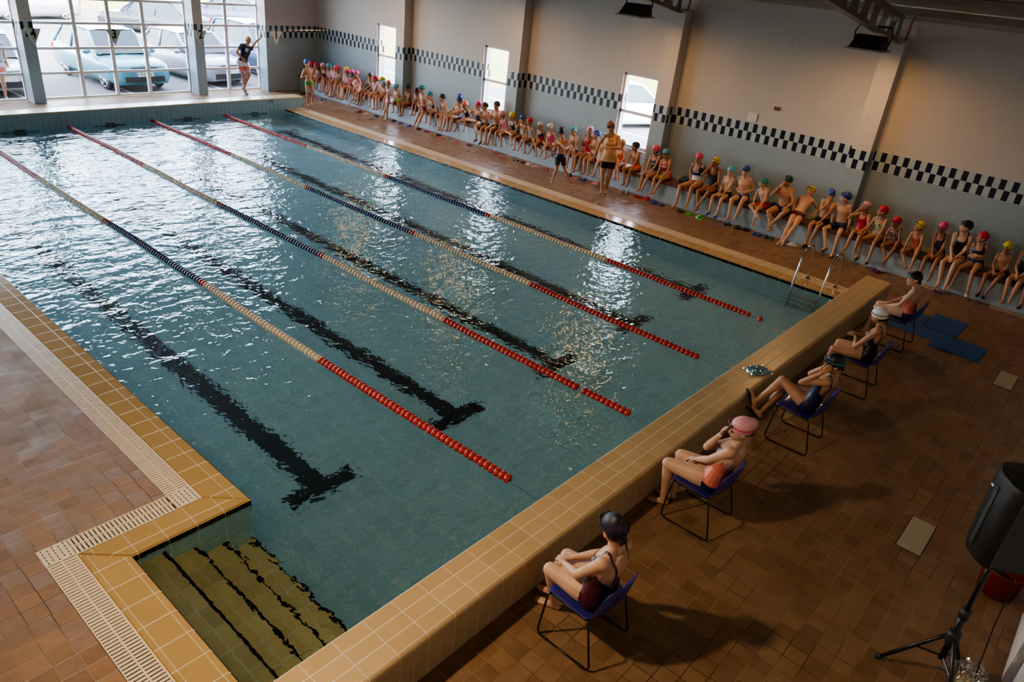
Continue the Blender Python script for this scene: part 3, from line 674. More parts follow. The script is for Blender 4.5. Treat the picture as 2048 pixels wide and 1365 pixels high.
# ------------------------------------------------------------------ things on the wall
bm = BM(); box(bm, XW - .012, XW, 3.38, 3.60, 2.06, 2.24); bmesh.ops.subdivide_edges(bm, edges=bm.edges[:], cuts=3)
for v in bm.verts: v.co.x -= abs(math.sin(v.co.y * 40 + v.co.z * 30)) * .012
tag(obj('paper_sign', bm, plain('white_paper', (.62, .62, .66), .7)), 'crumpled white paper note stuck to the wall above the checker band', 'paper')
t = thing('wall_socket', 'small brass coloured socket box on the painted wall', 'socket', (XW, 3.0, 2.42))
bm = BM(); box(bm, -.03, 0, -.06, .06, -.035, .035); kid_of(obj('backplate', bm, plain('brass_brown_plastic', (.22, .15, .06), .4)), t)
for yy in (-.03, .03): bm = BM(); tube(bm, [(-.025, yy, 0), (-.042, yy, 0)], .016, 8); kid_of(obj('outlet', bm, M_blk), t)

# ------------------------------------------------------------------ chairs
M_blue = plain('glossy_blue_plastic', (.028, .030, .20), .3, var=.08, coat=.3); M_rod = plain('black_steel_rod', (.008, .008, .010), .35)
def chair(label, x, y, rz):
    """front toward +Y; origin on the floor between the four feet"""
    t = thing('stacking_chair', label, 'chair', (x, y, DZ), rz, None)
    # one-piece shell: seat and curved back as a swept profile
    prof = [(.245, .425), (.235, .447), (.16, .45), (.02, .435), (-.12, .425), (-.195, .44), (-.235, .50), (-.262, .60), (-.285, .70), (-.298, .765)]
    hw = [.20, .225, .235, .235, .235, .24, .252, .255, .245, .19]
    nx = 10; th = .008
    def grid(bm, off, rev=False, rows=range(len(prof))):
        g_ = []
        for i in rows:
            py, pz = prof[i]; row = []
            for k in range(nx + 1):
                u = -1 + 2 * k / nx; cv = .045 * u * u * (1 if i >= 5 else .25); lip = .0
                if i < 5: row.append((u * hw[i], py, pz + cv * .7 - off))
                else: row.append((u * hw[i], py + cv * 1.5 - off, pz - (.05 * u ** 4 if i >= 8 else 0)))
            g_.append(row)
        return g_
    for nm, rows in (('seat', range(0, 6)), ('backrest', range(5, 10))):
        bm = BM(); top = [[bm.verts.new(v) for v in r] for r in grid(bm, 0, rows=rows)]; bot = [[bm.verts.new(v) for v in r] for r in grid(bm, th, rows=rows)]
        for gset, rv in ((top, 0), (bot, 1)):
            for A, B in zip(gset, gset[1:]):
                for k in range(nx):
                    q = (A[k], A[k + 1], B[k + 1], B[k]); bm.faces.new(q if not rv else q[::-1])
        for A, B in ((top[0], bot[0]), (top[-1], bot[-1])):
            for k in range(nx): bm.faces.new((A[k], A[k + 1], B[k + 1], B[k]))
        for k in (0, nx):
            for i in range(len(top) - 1): bm.faces.new((top[i][k], top[i + 1][k], bot[i + 1][k], bot[i][k]))
        bmfix(bm); o = kid_of(obj(nm, bm, M_blue, smooth=True), t)
        md = o.modifiers.new('s', 'SUBSURF'); md.levels = md.render_levels = 1
    for s in (-1, 1):    # sled frames: front leg, runner, rear leg
        xx = s * .255
        bm = BM(); tube(bm, [(xx * .86, .205, .432), (xx * .93, .215, .415), (xx, .245, .05), (xx, .225, .015), (xx, .20, .008)], .0085, 8); kid_of(obj('front_leg', bm, M_rod, smooth=True), t)
        bm = BM(); tube(bm, [(xx, .20, .008), (xx, -.21, .008)], .0085, 8)
        for yy in (.17, -.17): tube(bm, [(xx, yy - .02, .007), (xx, yy + .02, .007)], .012, 8)
        kid_of(obj('runner', bm, M_rod, smooth=True), t)
        bm = BM(); tube(bm, [(xx, -.21, .008), (xx, -.232, .015), (xx, -.24, .05), (xx * .93, -.16, .40), (xx * .86, -.13, .415)], .0085, 8); kid_of(obj('rear_leg', bm, M_rod, smooth=True), t)
    bm = BM(); tube(bm, [(-.22, .205, .428), (.22, .205, .428)], .008, 8); tube(bm, [(-.22, -.13, .412), (.22, -.13, .412)], .008, 8); tube(bm, [(-.22, .20, .425), (-.22, -.13, .415)], .008, 8); tube(bm, [(.22, .20, .425), (.22, -.13, .415)], .008, 8)
    kid_of(obj('crossbar', bm, M_rod, smooth=True), t)
    return t
CH = [(1.018, -1.262, 0), (2.945, -1.19, .02), (5.055, -1.29, .03), (6.94, -1.32, .06), (8.90, -1.25, 0)]
CL = ['blue stacking chair under the seated swimmer in a dark red suit', 'blue stacking chair under the swimmer in a coral and navy suit', 'blue stacking chair under the swimmer propping a foot on the wall', 'blue stacking chair under the swimmer with the crinkled white cap', 'blue stacking chair farthest along, beside the blue mats']
for (x, y, r), l in zip(CH, CL): chair(l, x, y, r)

# ------------------------------------------------------------------ mats, covers, bag, speaker
M_mat = plain('blue_foam', (.015, .10, .34), .5, var=.15, scale=8)
def mat_o(label, x0, x1, y0, y1, z0, z1, rz=0.0, ribs=0):
    bm = BM(); cx, cy = (x0 + x1) / 2, (y0 + y1) / 2
    box(bm, x0 - cx, x1 - cx, y0 - cy, y1 - cy, 0, z1 - z0)
    if ribs:
        n = int((x1 - x0 if False else y1 - y0) / .06)
        for k in range(n): box(bm, x0 - cx + .02, -.01, y0 - cy + .02 + k * .06, y0 - cy + .045 + k * .06, z1 - z0, z1 - z0 + .004)
    o = obj('foam_mat', bm, M_mat); o.location = (cx, cy, z0); o.rotation_euler = (0, 0, rz); return tag(o, label, 'foam mat')
mat_o('long flat blue foam mat lying under the farthest chair', 9.55, 10.02, -1.88, -.80, DZ, DZ + .012)
mat_o('blue foam mat lying behind the farthest chair, partly over the long one', 9.98, 10.55, -1.42, -.60, DZ, DZ + .014, .03)
mat_o('square blue foam mat lying on the outer side of the mat group', 10.02, 10.76, -1.93, -1.44, DZ, DZ + .022)
mat_o('blue foam mat with ribbed edge lying closest to the pale floor hatch', 9.30, 9.93, -2.38, -1.69, DZ, DZ + .02, 0, 1)
M_hatch = tile_mat('pale_beige_hatch', (.50, .45, .33), (.40, .34, .24), 'x', 'y', .32, .014, .004, rough=.4)
def hatch(label, x0, x1, y0, y1):
    t = thing('floor_hatch', label, 'floor hatch', ((x0 + x1) / 2, (y0 + y1) / 2, DZ)); w, h = (x1 - x0) / 2, (y1 - y0) / 2
    bm = BM(); box(bm, -w + .008, w - .008, -h + .008, h - .008, 0, .006); kid_of(obj('cover_plate', bm, M_hatch), t)
    bm = BM(); box(bm, -w, w, -h, -h + .007, 0, .0062); box(bm, -w, w, h - .007, h, 0, .005); box(bm, -w, -w + .007, -h, h, 0, .005); box(bm, w - .007, w, -h, h, 0, .005); kid_of(obj('rim', bm, M_channel), t)
hatch('pale ribbed floor hatch nearest the loudspeaker stand', 4.06, 4.67, -2.945, -2.715)
hatch('pale floor hatch beyond the blue mats', 8.71, 9.32, -2.92, -2.68)
# plastic bag with blue cloth, on the start wall
def crumple(nx, ny, w, d, h, seed, amp):
    rn = random.Random(seed); bm = BM(); g_ = []
    ph = [rn.uniform(0, 6) for _ in range(8)]
    for s in (1, 0):
        rows = []
        for i in range(nx + 1):
            row = []
            for j in range(ny + 1):
                u, v = i / nx * 2 - 1, j / ny * 2 - 1; e = max(0, (1 - u ** 6)) ** .5 * max(0, (1 - v ** 6)) ** .5
                nz = amp * (math.sin(u * 9 + ph[0] + 3 * v) + math.sin(v * 11 + ph[1] - 4 * u) + math.sin((u + v) * 17 + ph[2]) + rn.uniform(-.8, .8)) / 3
                row.append(bm.verts.new((u * w + .012 * math.sin(v * 7 + ph[3]), v * d + .012 * math.sin(u * 8 + ph[4]), (h * e + nz * e if s else 0) + (.006 if e == 0 else 0))))
            rows.append(row)
        g_.append(rows)
        for A, B in zip(rows, rows[1:]):
            for k in range(ny): q = (A[k], A[k + 1], B[k + 1], B[k]); bm.faces.new(q if s == 0 else q[::-1])
    bmesh.ops.remove_doubles(bm, verts=bm.verts[:], dist=.0065); bmfix(bm); return bm
t = thing('plastic_bag', 'shiny clear bag packed with blue cloth, lying on the tan wall', 'bag', (5.50, -.55, .4215), -.55)
kid_of(obj('blue_cloth', crumple(14, 10, .135, .085, .045, 2, .004), plain('blue_towel_cloth', (.04, .27, .38), .6, var=.4, scale=60), smooth=False), t)
g = G('crinkled_clear_film'); tr = g.n('ShaderNodeBsdfTransparent', {'Color': (.95, .97, 1)}); gs = g.n('ShaderNodeBsdfGlossy', {'Roughness': .08, 'Color': (1, 1, 1)}); mx = g.n('ShaderNodeMixShader', {0: .35, 1: tr.outputs[0], 2: gs.outputs[0]}); g.t.links.new(mx.outputs[0], g.out.inputs[0]); M_film = g.mat
kid_of(obj('film', crumple(34, 24, .155, .10, .054, 5, .006), M_film, smooth=False), t)
# loudspeaker on its tripod
SX, SY = 2.56, -3.385
t = thing('speaker_stand', 'black tripod stand carrying the loudspeaker', 'speaker stand', (SX, SY, DZ))
bm = BM(); tube(bm, [(0, 0, .30), (0, 0, .75)], .024, 12); kid_of(obj('lower_pole', bm, M_rod, smooth=True), t)
bm = BM(); tube(bm, [(0, 0, .72), (0, 0, 1.345)], .018, 12); kid_of(obj('upper_pole', bm, M_rod, smooth=True), t)
bm = BM(); lathe(bm, [(.0, .58), (.042, .58), (.048, .55), (.048, .50), (.035, .46), (0, .46)], 12); kid_of(obj('hub', bm, M_trim, smooth=True), t)
bm = BM(); lathe(bm, [(.0, .80), (.034, .80), (.036, .72), (0, .72)], 12); tube(bm, [(.03, 0, .76), (.075, 0, .76), (.075, 0, .70), (.085, 0, .69)], .010, 6); kid_of(obj('clamp_knob', bm, M_trim, smooth=True), t)
for a in (1.65, 1.65 + 2 * PI / 3, 1.65 - 2 * PI / 3):
    ux, uy = math.cos(a), math.sin(a)
    bm = BM(); tube(bm, [(ux * .03, uy * .03, .53), (ux * .36, uy * .36, .018)], .016, 8); lg = kid_of(obj('leg', bm, M_rod, smooth=True), t)
    bm = BM(); tube(bm, [(ux * .34, uy * .34, .045), (ux * .37, uy * .37, .012)], .02, 8); q = obj('rubber_foot', bm, M_trim, smooth=True); q.parent = lg
    bm = BM(); tube(bm, [(ux * .02, uy * .02, .32), (ux * .19, uy * .19, .29)], .008, 6); kid_of(obj('brace', bm, M_rod), t)
t = thing('loudspeaker', 'large black loudspeaker mounted on the tripod stand', 'speaker', (SX, SY, 1.345), -.95)
bm = BM(); oc = [(-.17, -.19), (.17, -.19), (.205, -.10), (.205, .05), (.13, .18), (-.13, .18), (-.205, .05), (-.205, -.10)]
A = []
for z, s in ((0, .9), (.02, .97), (.60, 1.0), (.63, .97), (.645, .90)): A.append([bm.verts.new((x * s, y * s, z)) for x, y in oc])
for P_, Q_ in zip(A, A[1:]):
    for k in range(8): bm.faces.new((P_[k], P_[(k + 1) % 8], Q_[(k + 1) % 8], Q_[k]))
bm.faces.new(A[0]); bm.faces.new(A[-1]); bmfix(bm); bmesh.ops.bevel(bm, geom=bm.edges[:], offset=.012, segments=2, affect='EDGES')
M_spk = plain('black_speaker_shell', (.010, .011, .013), .55, var=.3)
kid_of(obj('cabinet', bm, M_spk, smooth=True), t)
bm = BM(); box(bm, -.21, -.196, -.03, .02, .08, .56); bmesh.ops.bevel(bm, geom=bm.edges[:], offset=.006, segments=2, affect='EDGES'); kid_of(obj('mounting_rail', bm, plain('grey_rail', (.05, .05, .05), .4, .3)), t)
bm = BM(); box(bm, -.15, .15, -.20, -.185, .05, .58); kid_of(obj('front_grille', bm, M_trim), t)
bm = BM(); box(bm, -.10, .10, .168, .19, .22, .46); kid_of(obj('rear_panel', bm, M_trim), t)
bm = BM(); box(bm, -.213, -.207, .03, .055, .52, .532); kid_of(obj('badge', bm, M_pen), t)
bm = BM(); tube(bm, [(SX + .2, SY - .1, 1.42), (SX + .32, SY - .18, 1.0), (SX + .28, SY - .20, .6), (SX + .18, SY - .24, .2), (SX + .1, SY - .28, DZ + .008), (SX - .1, SY - .34, DZ + .008)], .005, 6)
tag(obj('power_cable', bm, M_rod), 'thin black cable hanging from the loudspeaker to the floor', 'cable')
bm = BM(); lathe(bm, [(0, .0), (.13, 0), (.15, .02), (.175, .27), (.18, .28), (.17, .28), (.145, .03), (0, .02)], 24); o = obj('red_bucket', bm, plain('red_bucket_plastic', (.15, .010, .007), .4), smooth=True); o.location = (4.12, -3.56, DZ); tag(o, 'red plastic bucket standing behind the loudspeaker', 'bucket')
t = thing('rubbish_bag', 'crumpled clear plastic bag with yellow content by the tripod feet', 'bag', (2.74, -3.60, DZ), .4)
bm = crumple(26, 20, .17, .13, .20, 9, .03); kid_of(obj('film', bm, M_film), t)
kid_of(obj('yellow_cloth', crumple(8, 8, .08, .06, .12, 11, .01), plain('yellow_cloth', (.35, .22, .02), .7)), t)
tag(boxo('white_panel', 3.05, 4.0, YB + .002, YB + .06, DZ, 1.0, M_plaster), 'white panel standing against the back wall by the cable', 'panel')

# things left on the bench ledge
bm = BM()
for k in range(5): box(bm, -.10 + k * .004, .10 + k * .003, -.07, .07 - k * .003, k * .004, k * .004 + .0035)
o = obj('paper_sheets', bm, plain('white_paper', (.62, .62, .66), .7)); o.location = (12.58, 6.12, SEAT); o.rotation_euler = (0, 0, .4); tag(o, 'white papers lying on the bench beside the boy in orange shorts', 'papers')
t = thing('swim_bag', 'clear blue swim bag on the bench beside the girl in red suit', 'bag', (12.72, 4.62, SEAT - .006), .2)
kid_of(obj('bag_body', crumple(16, 10, .16, .10, .09, 21, .012), plain('dull_blue_fabric', (.05, .12, .16), .5, scale=40, var=.4), smooth=True), t)
bm = BM(); tube(bm, [(-.08, 0, .08), (-.06, .01, .14), (.06, .01, .14), (.08, 0, .08)], .006, 6); kid_of(obj('carry_handle', bm, M_trim), t)
for k, (yy, c, l) in enumerate(((2.80, (.10, .2, .3), 'folded blue towel on the ledge behind the boy with the blue patterned cap'), (2.45, (.02, .10, .22), 'folded dark blue towel behind the boy in red shorts'), (10.62, (.4, .42, .45), 'pale towel on the ledge under the middle side window'), (.30, (.02, .08, .3), 'blue towel on the ledge near the pillar and the pale pink cap'))):
    o = obj('folded_towel', crumple(14, 10, .13, .10, .06, 30 + k, .008), plain('towel_%d' % k, c, .9, scale=80, var=.3), smooth=True); o.location = (12.80, yy, SEAT - .006); tag(o, l, 'towel')
# ------------------------------------------------------------------ people
def V3(p): return np.array(p, float)
def unit(v): v = np.asarray(v, float); n = np.linalg.norm(v); return v / n if n > 1e-9 else np.array([0, 0, 1.0])
class Prim:
    """collects closed overlapping shapes that are fused into one continuous skin"""
    def __init__(s): s.v = []; s.f = []; s.n = 0
    def rings(s, rings):
        base = s.n; k = len(rings[0])
        for r in rings: s.v.append(r); s.n += k
        for i in range(len(rings) - 1):
            for j in range(k):
                a = base + i * k + j; b = base + i * k + (j + 1) % k; s.f.append((a, b, b + k, a + k))
        s.f.append(tuple(base + j for j in range(k))[::-1]); e = base + (len(rings) - 1) * k; s.f.append(tuple(e + j for j in range(k)))
    def limb(s, pts, rad, k=12, right=None, flat=None):
        """tapered limb through pts with round ends; flat = ratio of the second radius"""
        pts = [V3(p) for p in pts]; n = len(pts); rad = list(rad); flat = flat if flat is not None else [1.0] * n
        P, R, F, Dv = [], [], [], []
        d0 = unit(pts[1] - pts[0]); d1 = unit(pts[-1] - pts[-2])
        for a in (.15, .5, .8): P.append(pts[0] - d0 * rad[0] * math.cos(a * PI / 2)); R.append(rad[0] * math.sin(a * PI / 2)); F.append(flat[0]); Dv.append(d0)
        for i, p in enumerate(pts): P.append(p); R.append(rad[i]); F.append(flat[i]); Dv.append(unit(pts[min(i + 1, n - 1)] - pts[max(i - 1, 0)]))
        for a in (.8, .5, .15): P.append(pts[-1] + d1 * rad[-1] * math.cos(a * PI / 2)); R.append(rad[-1] * math.sin(a * PI / 2)); F.append(flat[-1]); Dv.append(d1)
        A = None; out = []
        th = np.arange(k) * 2 * PI / k
        for p, r, f, d in zip(P, R, F, Dv):
            if A is None:
                A = V3(right) if right is not None else (np.cross(d, [0, 0, 1]) if abs(d[2]) < .9 else np.cross(d, [0, 1, 0]))
            A = unit(A - d * A.dot(d)); B = np.cross(d, A)
            out.append(p + np.outer(np.cos(th) * r, A) + np.outer(np.sin(th) * r * f, B))
        s.rings(out)
    def ball(s, c, r, ax=None, k=14):
        ax = np.eye(3) if ax is None else np.asarray(ax); c = V3(c); r = V3(r) if np.ndim(r) else np.array([r] * 3, float)
        th = np.arange(k) * 2 * PI / k; out = []
        for i in range(1, 10):
            a = PI * i / 10; loc = np.stack([np.cos(th) * math.sin(a) * r[0], np.sin(th) * math.sin(a) * r[1], np.full(k, math.cos(a) * r[2])], 1); out.append(c + loc @ ax)
        s.rings(out)
    def mesh(s, name):
        me = bpy.data.meshes.new(name); me.from_pydata([tuple(p) for p in np.concatenate(s.v)], [], s.f); bm = bmesh.new(); bm.from_mesh(me); bmesh.ops.recalc_face_normals(bm, faces=bm.faces[:]); bm.to_mesh(me); bm.free(); return me
def fuse(prim, voxel, smooth=4):
    me = prim.mesh('raw'); o = bpy.data.objects.new('raw', me); C.objects.link(o)
    m = o.modifiers.new('r', 'REMESH'); m.mode = 'VOXEL'; m.voxel_size = voxel
    if smooth: q = o.modifiers.new('s', 'SMOOTH'); q.factor = .5; q.iterations = smooth
    dg = bpy.context.evaluated_depsgraph_get(); out = bpy.data.meshes.new_from_object(o.evaluated_get(dg))
    bpy.data.objects.remove(o); bpy.data.meshes.remove(me); return out
def arrays(me):
    v = np.empty(len(me.vertices) * 3); me.vertices.foreach_get('co', v); v = v.reshape(-1, 3)
    n = np.empty(len(me.vertices) * 3); me.vertices.foreach_get('normal', n); n = n.reshape(-1, 3)
    me.calc_loop_triangles(); t = np.empty(len(me.loop_triangles) * 3, int); me.loop_triangles.foreach_get('vertices', t); return v, n, t.reshape(-1, 3)
def seg_d(v, a, b):
    a, b = V3(a), V3(b); ab = b - a; t = np.clip(((v - a) @ ab) / max(ab @ ab, 1e-9), 0, 1); return np.linalg.norm(v - (a + t[:, None] * ab), axis=1)
def clip_mesh(v, t, s):
    """keep the part of the surface where s >= 0, cut exactly along s = 0"""
    ins = s >= 0; c = ins[t].sum(1); full = t[c == 3]; part = t[(c == 1) | (c == 2)]
    nv = [tuple(p) for p in v]; cut = {}; faces = [tuple(x) for x in full]
    def cross(a, b):
        k = (a, b) if a < b else (b, a)
        if k not in cut: f = s[k[0]] / (s[k[0]] - s[k[1]]); cut[k] = len(nv); nv.append(tuple(v[k[0]] + (v[k[1]] - v[k[0]]) * f))
        return cut[k]
    for tri in part:
        poly = []
        for i in range(3):
            a, b = int(tri[i]), int(tri[(i + 1) % 3])
            if ins[a]: poly.append(a)
            if ins[a] != ins[b]: poly.append(cross(a, b))
        faces.append(tuple(poly))
    used = sorted({i for f in faces for i in f}); mp = {a: i for i, a in enumerate(used)}
    return [nv[i] for i in used], [tuple(mp[i] for i in f) for f in faces]
def skin_mat(name, c):
    if name in _cache: return _cache[name]
    g = G(name); p, x, y, z = g.pos('obj')
    f = g.noise(p, 9, 4, .6); col = g.mix(f, (c[0] * .86, c[1] * .78, c[2] * .74), (min(1, c[0] * 1.1), c[1] * 1.12, c[2] * 1.12))
    g.bsdf(col, .48, None, Specular_IOR_Level=.35, Sheen_Weight=.05); _cache[name] = g.mat; return g.mat
SKIN = {'a': skin_mat('warm_tan_skin', (.46, .25, .155)), 'b': skin_mat('light_skin', (.58, .36, .25)), 'c': skin_mat('deep_tan_skin', (.34, .165, .09)), 'd': skin_mat('sunburnt_skin', (.50, .24, .15))}
M_hair = plain('dark_brown_hair', (.035, .018, .010), .6, scale=60, var=.5); M_fair = plain('fair_hair', (.42, .28, .12), .6, scale=60); M_brn = plain('brown_hair', (.13, .06, .03), .6, scale=60)
M_eye = plain('dark_eye', (.015, .01, .01), .15); M_lip = plain('lip_skin', (.40, .12, .10), .5); M_brow = plain('brown_brow', (.07, .035, .02), .8)
COL = {'crimson': (.45, .02, .05), 'magenta': (.55, .03, .16), 'pink': (.62, .08, .20), 'palepink': (.62, .32, .36), 'darkred': (.20, .01, .02), 'blue': (.02, .07, .33), 'royal': (.02, .05, .28), 'skyblue': (.08, .30, .48), 'teal': (.02, .20, .26), 'aqua': (.10, .45, .52), 'yellow': (.55, .44, .03), 'black': (.010, .010, .012), 'navy': (.012, .016, .055), 'white': (.62, .60, .60), 'silver': (.45, .45, .46), 'coral': (.62, .17, .12), 'red': (.42, .015, .02), 'maroon': (.07, .006, .018), 'orange': (.62, .12, .02), 'green': (.10, .55, .06), 'darkgreen': (.01, .06, .05), 'peach': (.66, .36, .19), 'grey': (.25, .26, .28), 'lilac': (.45, .32, .48), 'purple': (.10, .02, .14), 'khaki': (.05, .045, .03), 'lime': (.35, .6, .08)}
def cloth(c, pat=None):
    nm = 'stretch_fabric_' + c + ('_' + pat if pat else '')
    if nm in _cache: return _cache[nm]
    if not pat: return plain(nm, COL[c], .45, scale=25, var=.08)
    g = G(nm); p, x, y, z = g.pos('obj'); a = COL[c]; b = COL[pat]
    n1 = g.ramp(g.noise(p, 26, 2, .5, .6), .50, .54); n2 = g.ramp(g.noise(g.comb(y, z, x), 31, 2, .5, .5), .58, .62)
    g.bsdf(g.mix(n2, g.mix(n1, a, b), (.13, .018, .035) if c in ('black', 'navy', 'maroon') else COL['darkgreen']), .5); _cache[nm] = g.mat; return g.mat

def two_bone(a, t, l1, l2, hint):
    a, t = V3(a), V3(t); d = t - a; L = np.linalg.norm(d); L = min(L, (l1 + l2) * .995); u = unit(d); x = (l1 * l1 - l2 * l2 + L * L) / (2 * L); h = math.sqrt(max(l1 * l1 - x * x, 1e-6))
    w = V3(hint); w = unit(w - u * w.dot(u)); return a + u * x + w * h, a + u * L

def person(label, P, N, H, face, knees, ankles, toes, hands, elbows, right, s=1.0, fat=1.0, skin='a', voxel=.012, suit=None, cap=None, goggles=None, hair=None, sex='f', hs=1.0, group=None, beard=False,
           bun=None, capcut=None, fingers=True, curl=(.5, .5), palmdir=None, sandals=None, straps=(.010, .10), back=(.50, 0.0), footflat=True, extra=None, base=None, headup=None):
    """a figure posed by its joints, all in world metres. right = the person's right-hand direction"""
    P, N, H = V3(P), V3(N), V3(H); r = unit(right); up = unit(N - P); L = np.linalg.norm(N - P); r = unit(r - up * r.dot(up)); f = np.cross(up, r)   # f = forward
    base = base or (float(P[0]), float(P[1]), DZ); root = thing('person', label, 'person', base, 0, group); Bv = V3(base)
    k = s * fat; pr = Prim(); axT = np.array([r, f, up])
    # torso: stacked ellipses
    ts = [-.16, -.06, .05, .2, .36, .52, .68, .82, .92, .99]
    wf = [.10, .148, .160, .142, .118, .126, .142, .145, .105, .055] if sex == 'f' else [.09, .132, .138, .128, .120, .132, .150, .156, .115, .058]
    df = [.075, .098, .104, .092, .082, .086, .098, .088, .066, .048]
    of = [-.005, -.012, -.012, -.002, .004, .004, .006, -.004, -.012, -.012]
    th = np.arange(18) * 2 * PI / 18; rings = []
    for t_, w_, d_, o_ in zip(ts, wf, df, of):
        c = P + up * (t_ * L) + f * (o_ * s); rings.append(c + np.outer(np.cos(th) * w_ * (s if t_ > .75 else k), r) + np.outer(np.sin(th) * d_ * k, f))
    pr.rings(rings)
    if sex == 'f' and s > .85:
        for q in (-1, 1): pr.ball(P + up * (.66 * L) + r * (q * .065 * s) + f * .062 * k, np.array([.052, .042, .05]) * s, axT)
    hipj = [P - r * .078 * s * fat ** .5, P + r * .078 * s * fat ** .5]; shj = [N - r * .150 * s - up * .045 * s, N + r * .150 * s - up * .045 * s]
    for q in (0, 1):   # order: left, right
        kn, an, to = V3(knees[q]), V3(ankles[q]), V3(toes[q]); hj = hipj[q]; dk = unit(kn - hj)
        pr.limb([hj, hj + (kn - hj) * .3, hj + (kn - hj) * .65, kn - dk * .03 * s, kn], np.array([.084, .080, .064, .053, .050]) * k)
        pr.ball(hj - f * .012 * s - up * .025 * s, .082 * k, axT)
        cd = unit(an - kn); bk = hj - kn; bk = unit(bk - cd * bk.dot(cd)) if np.linalg.norm(np.cross(unit(hj - kn), cd)) > .1 else -f
        pr.limb([kn, kn + (an - kn) * .28 + bk * .012 * s, kn + (an - kn) * .62 + bk * .004, an - cd * .01, an], np.array([.049, .053, .038, .029, .029]) * (s * fat ** .6))
        fd = unit(to - an); fl = np.linalg.norm(to - an)
        he = an - unit(fd - cd * .1) * .028 * s + cd * .028 * s; ftop = an + fd * fl * .45
        ft_r = np.cross(fd, cd)
        pr.limb([he, he + (to - he) * .45 + cd * .0, he + (to - he) * .78, to - fd * .02 * s], np.array([.028, .030, .036, .030]) * s, right=ft_r, flat=[1.0, .8, .52, .42])
        pr.limb([an, he + (to - he) * .55 - cd * .004], np.array([.028, .020]) * s)
        if voxel < .009:
            for j, (o_, ln) in enumerate(((-.024, .034), (-.011, .030), (0, .027), (.011, .023), (.021, .018))):
                sd = 1 if q == 0 else -1; b0 = to - fd * .03 * s + unit(ft_r) * (-sd * o_) * s; pr.limb([b0, b0 + fd * ln * s], [.0095 * s, .0075 * s], k=8)
    # arms
    hand_info = []
    for q in (0, 1):
        sj, el, ha = shj[q], V3(elbows[q]), V3(hands[q]); sd = -1 if q == 0 else 1
        pr.limb([N - up * .05 * s + r * sd * .05 * s, sj], np.array([.052, .046]) * s)
        pr.ball(sj, .050 * s * fat ** .5, axT)
        a_f = s * fat ** .7
        pr.limb([sj, sj + (el - sj) * .4, sj + (el - sj) * .8, el], np.array([.045, .041, .034, .032]) * a_f)
        wr = ha - unit(ha - el) * .0
        pr.limb([el, el + (wr - el) * .3, el + (wr - el) * .75, wr], np.array([.033, .034, .025, .022]) * a_f)
        hd = unit(ha - el) if palmdir is None or palmdir[q] is None else unit(V3(palmdir[q][0]))
        nrm = (-f if palmdir is None or palmdir[q] is None else V3(palmdir[q][1])); pn = nrm - hd * nrm.dot(hd); pn = unit(pn) if np.linalg.norm(pn) > .05 else unit(np.cross(hd, r))
        side = np.cross(hd, pn)
        pc = ha + hd * .085 * s * .9
        pr.limb([ha, ha + hd * .03 * s, pc], np.array([.024, .034, .036]) * s * .92, right=side, flat=[.8, .48, .42])
        hand_info.append((ha, hd, pn, side, pc, sd))
    # neck and head
    hu = unit(H - N) if headup is None else unit(V3(headup)); fa = V3(face); hf = unit(fa); hup = unit(hu * 1.0 + np.array([0, 0, .6])); hup = unit(hup - hf * hup.dot(hf)); hr = np.cross(hf, hup); axH = np.array([hr, hf, hup]); q_ = s ** .35 * hs * 1.05
    for q in (-1, 1): pr.limb([N + (H - N) * .28, N + r * q * .105 * s - up * .028 * s], np.array([.038, .036]) * s)
    pr.limb([N - up * .05 * s, N + (H - N) * .35, H - hup * .06 * q_ - hf * .015], np.array([.062, .054, .052]) * (s * .6 + q_ * .4) * .95)
    pr.ball(H + hup * .022 * q_ - hf * .012 * q_, np.array([.076, .094, .088]) * q_, axH)
    pr.ball(H - hup * .035 * q_ + hf * .022 * q_, np.array([.060, .068, .075]) * q_, axH)
    pr.ball(H - hup * .085 * q_ + hf * .055 * q_, np.array([.028, .026, .024]) * q_, axH)
    pr.limb([H + hf * .081 * q_ + hup * .008 * q_, H + hf * .096 * q_ - hup * .028 * q_], np.array([.008, .0145]) * q_ if voxel > .009 else np.array([.008, .0115]) * q_)
    for q in (-1, 1): pr.ball(H + hr * q * .074 * q_ - hf * .005 * q_ - hup * .012 * q_, np.array([.012, .022, .032]) * q_, axH)
    me = fuse(pr, voxel, 5 if voxel < .009 else 3)
    v, nr, tr = arrays(me)
    garments = []
    # ---- clothing: cut from the skin surface, pushed outward
    if suit:
        a = ((v - P) @ up) / L; lat = (v - P) @ r; fro = (v - P) @ f
        dk = [unit(V3(knees[q]) - hipj[q]) for q in (0, 1)]
        def leg(cut, rad): return np.minimum(*[seg_d(v, hipj[q] + dk[q] * (cut + rad), V3(knees[q])) - rad - (v - hipj[q]) @ dk[q] * 0 for q in (0, 1)])
        def shins(): return np.minimum(*[np.minimum(seg_d(v, knees[q], ankles[q]), seg_d(v, ankles[q], toes[q])) - .075 * k for q in (0, 1)])
        arms = np.minimum(*[np.minimum(seg_d(v, shj[q] + (V3(elbows[q]) - shj[q]) * .16 + r * (1 if q else -1) * .012 * s, elbows[q]) - .055 * a_f, seg_d(v, elbows[q], hands[q]) - .046 * a_f) for q in (0, 1)])
        hnds = np.minimum(*[seg_d(v, hand_info[q][0], hand_info[q][4]) - .048 * s for q in (0, 1)])
        neck = seg_d(v, N + (H - N) * .25, H) - .068 * (s + .2) * .9
        kind = suit[0]
        body = np.minimum(np.minimum(shins(), hnds), arms)
        inside = lambda *c: np.minimum.reduce(c)
        pieces = []
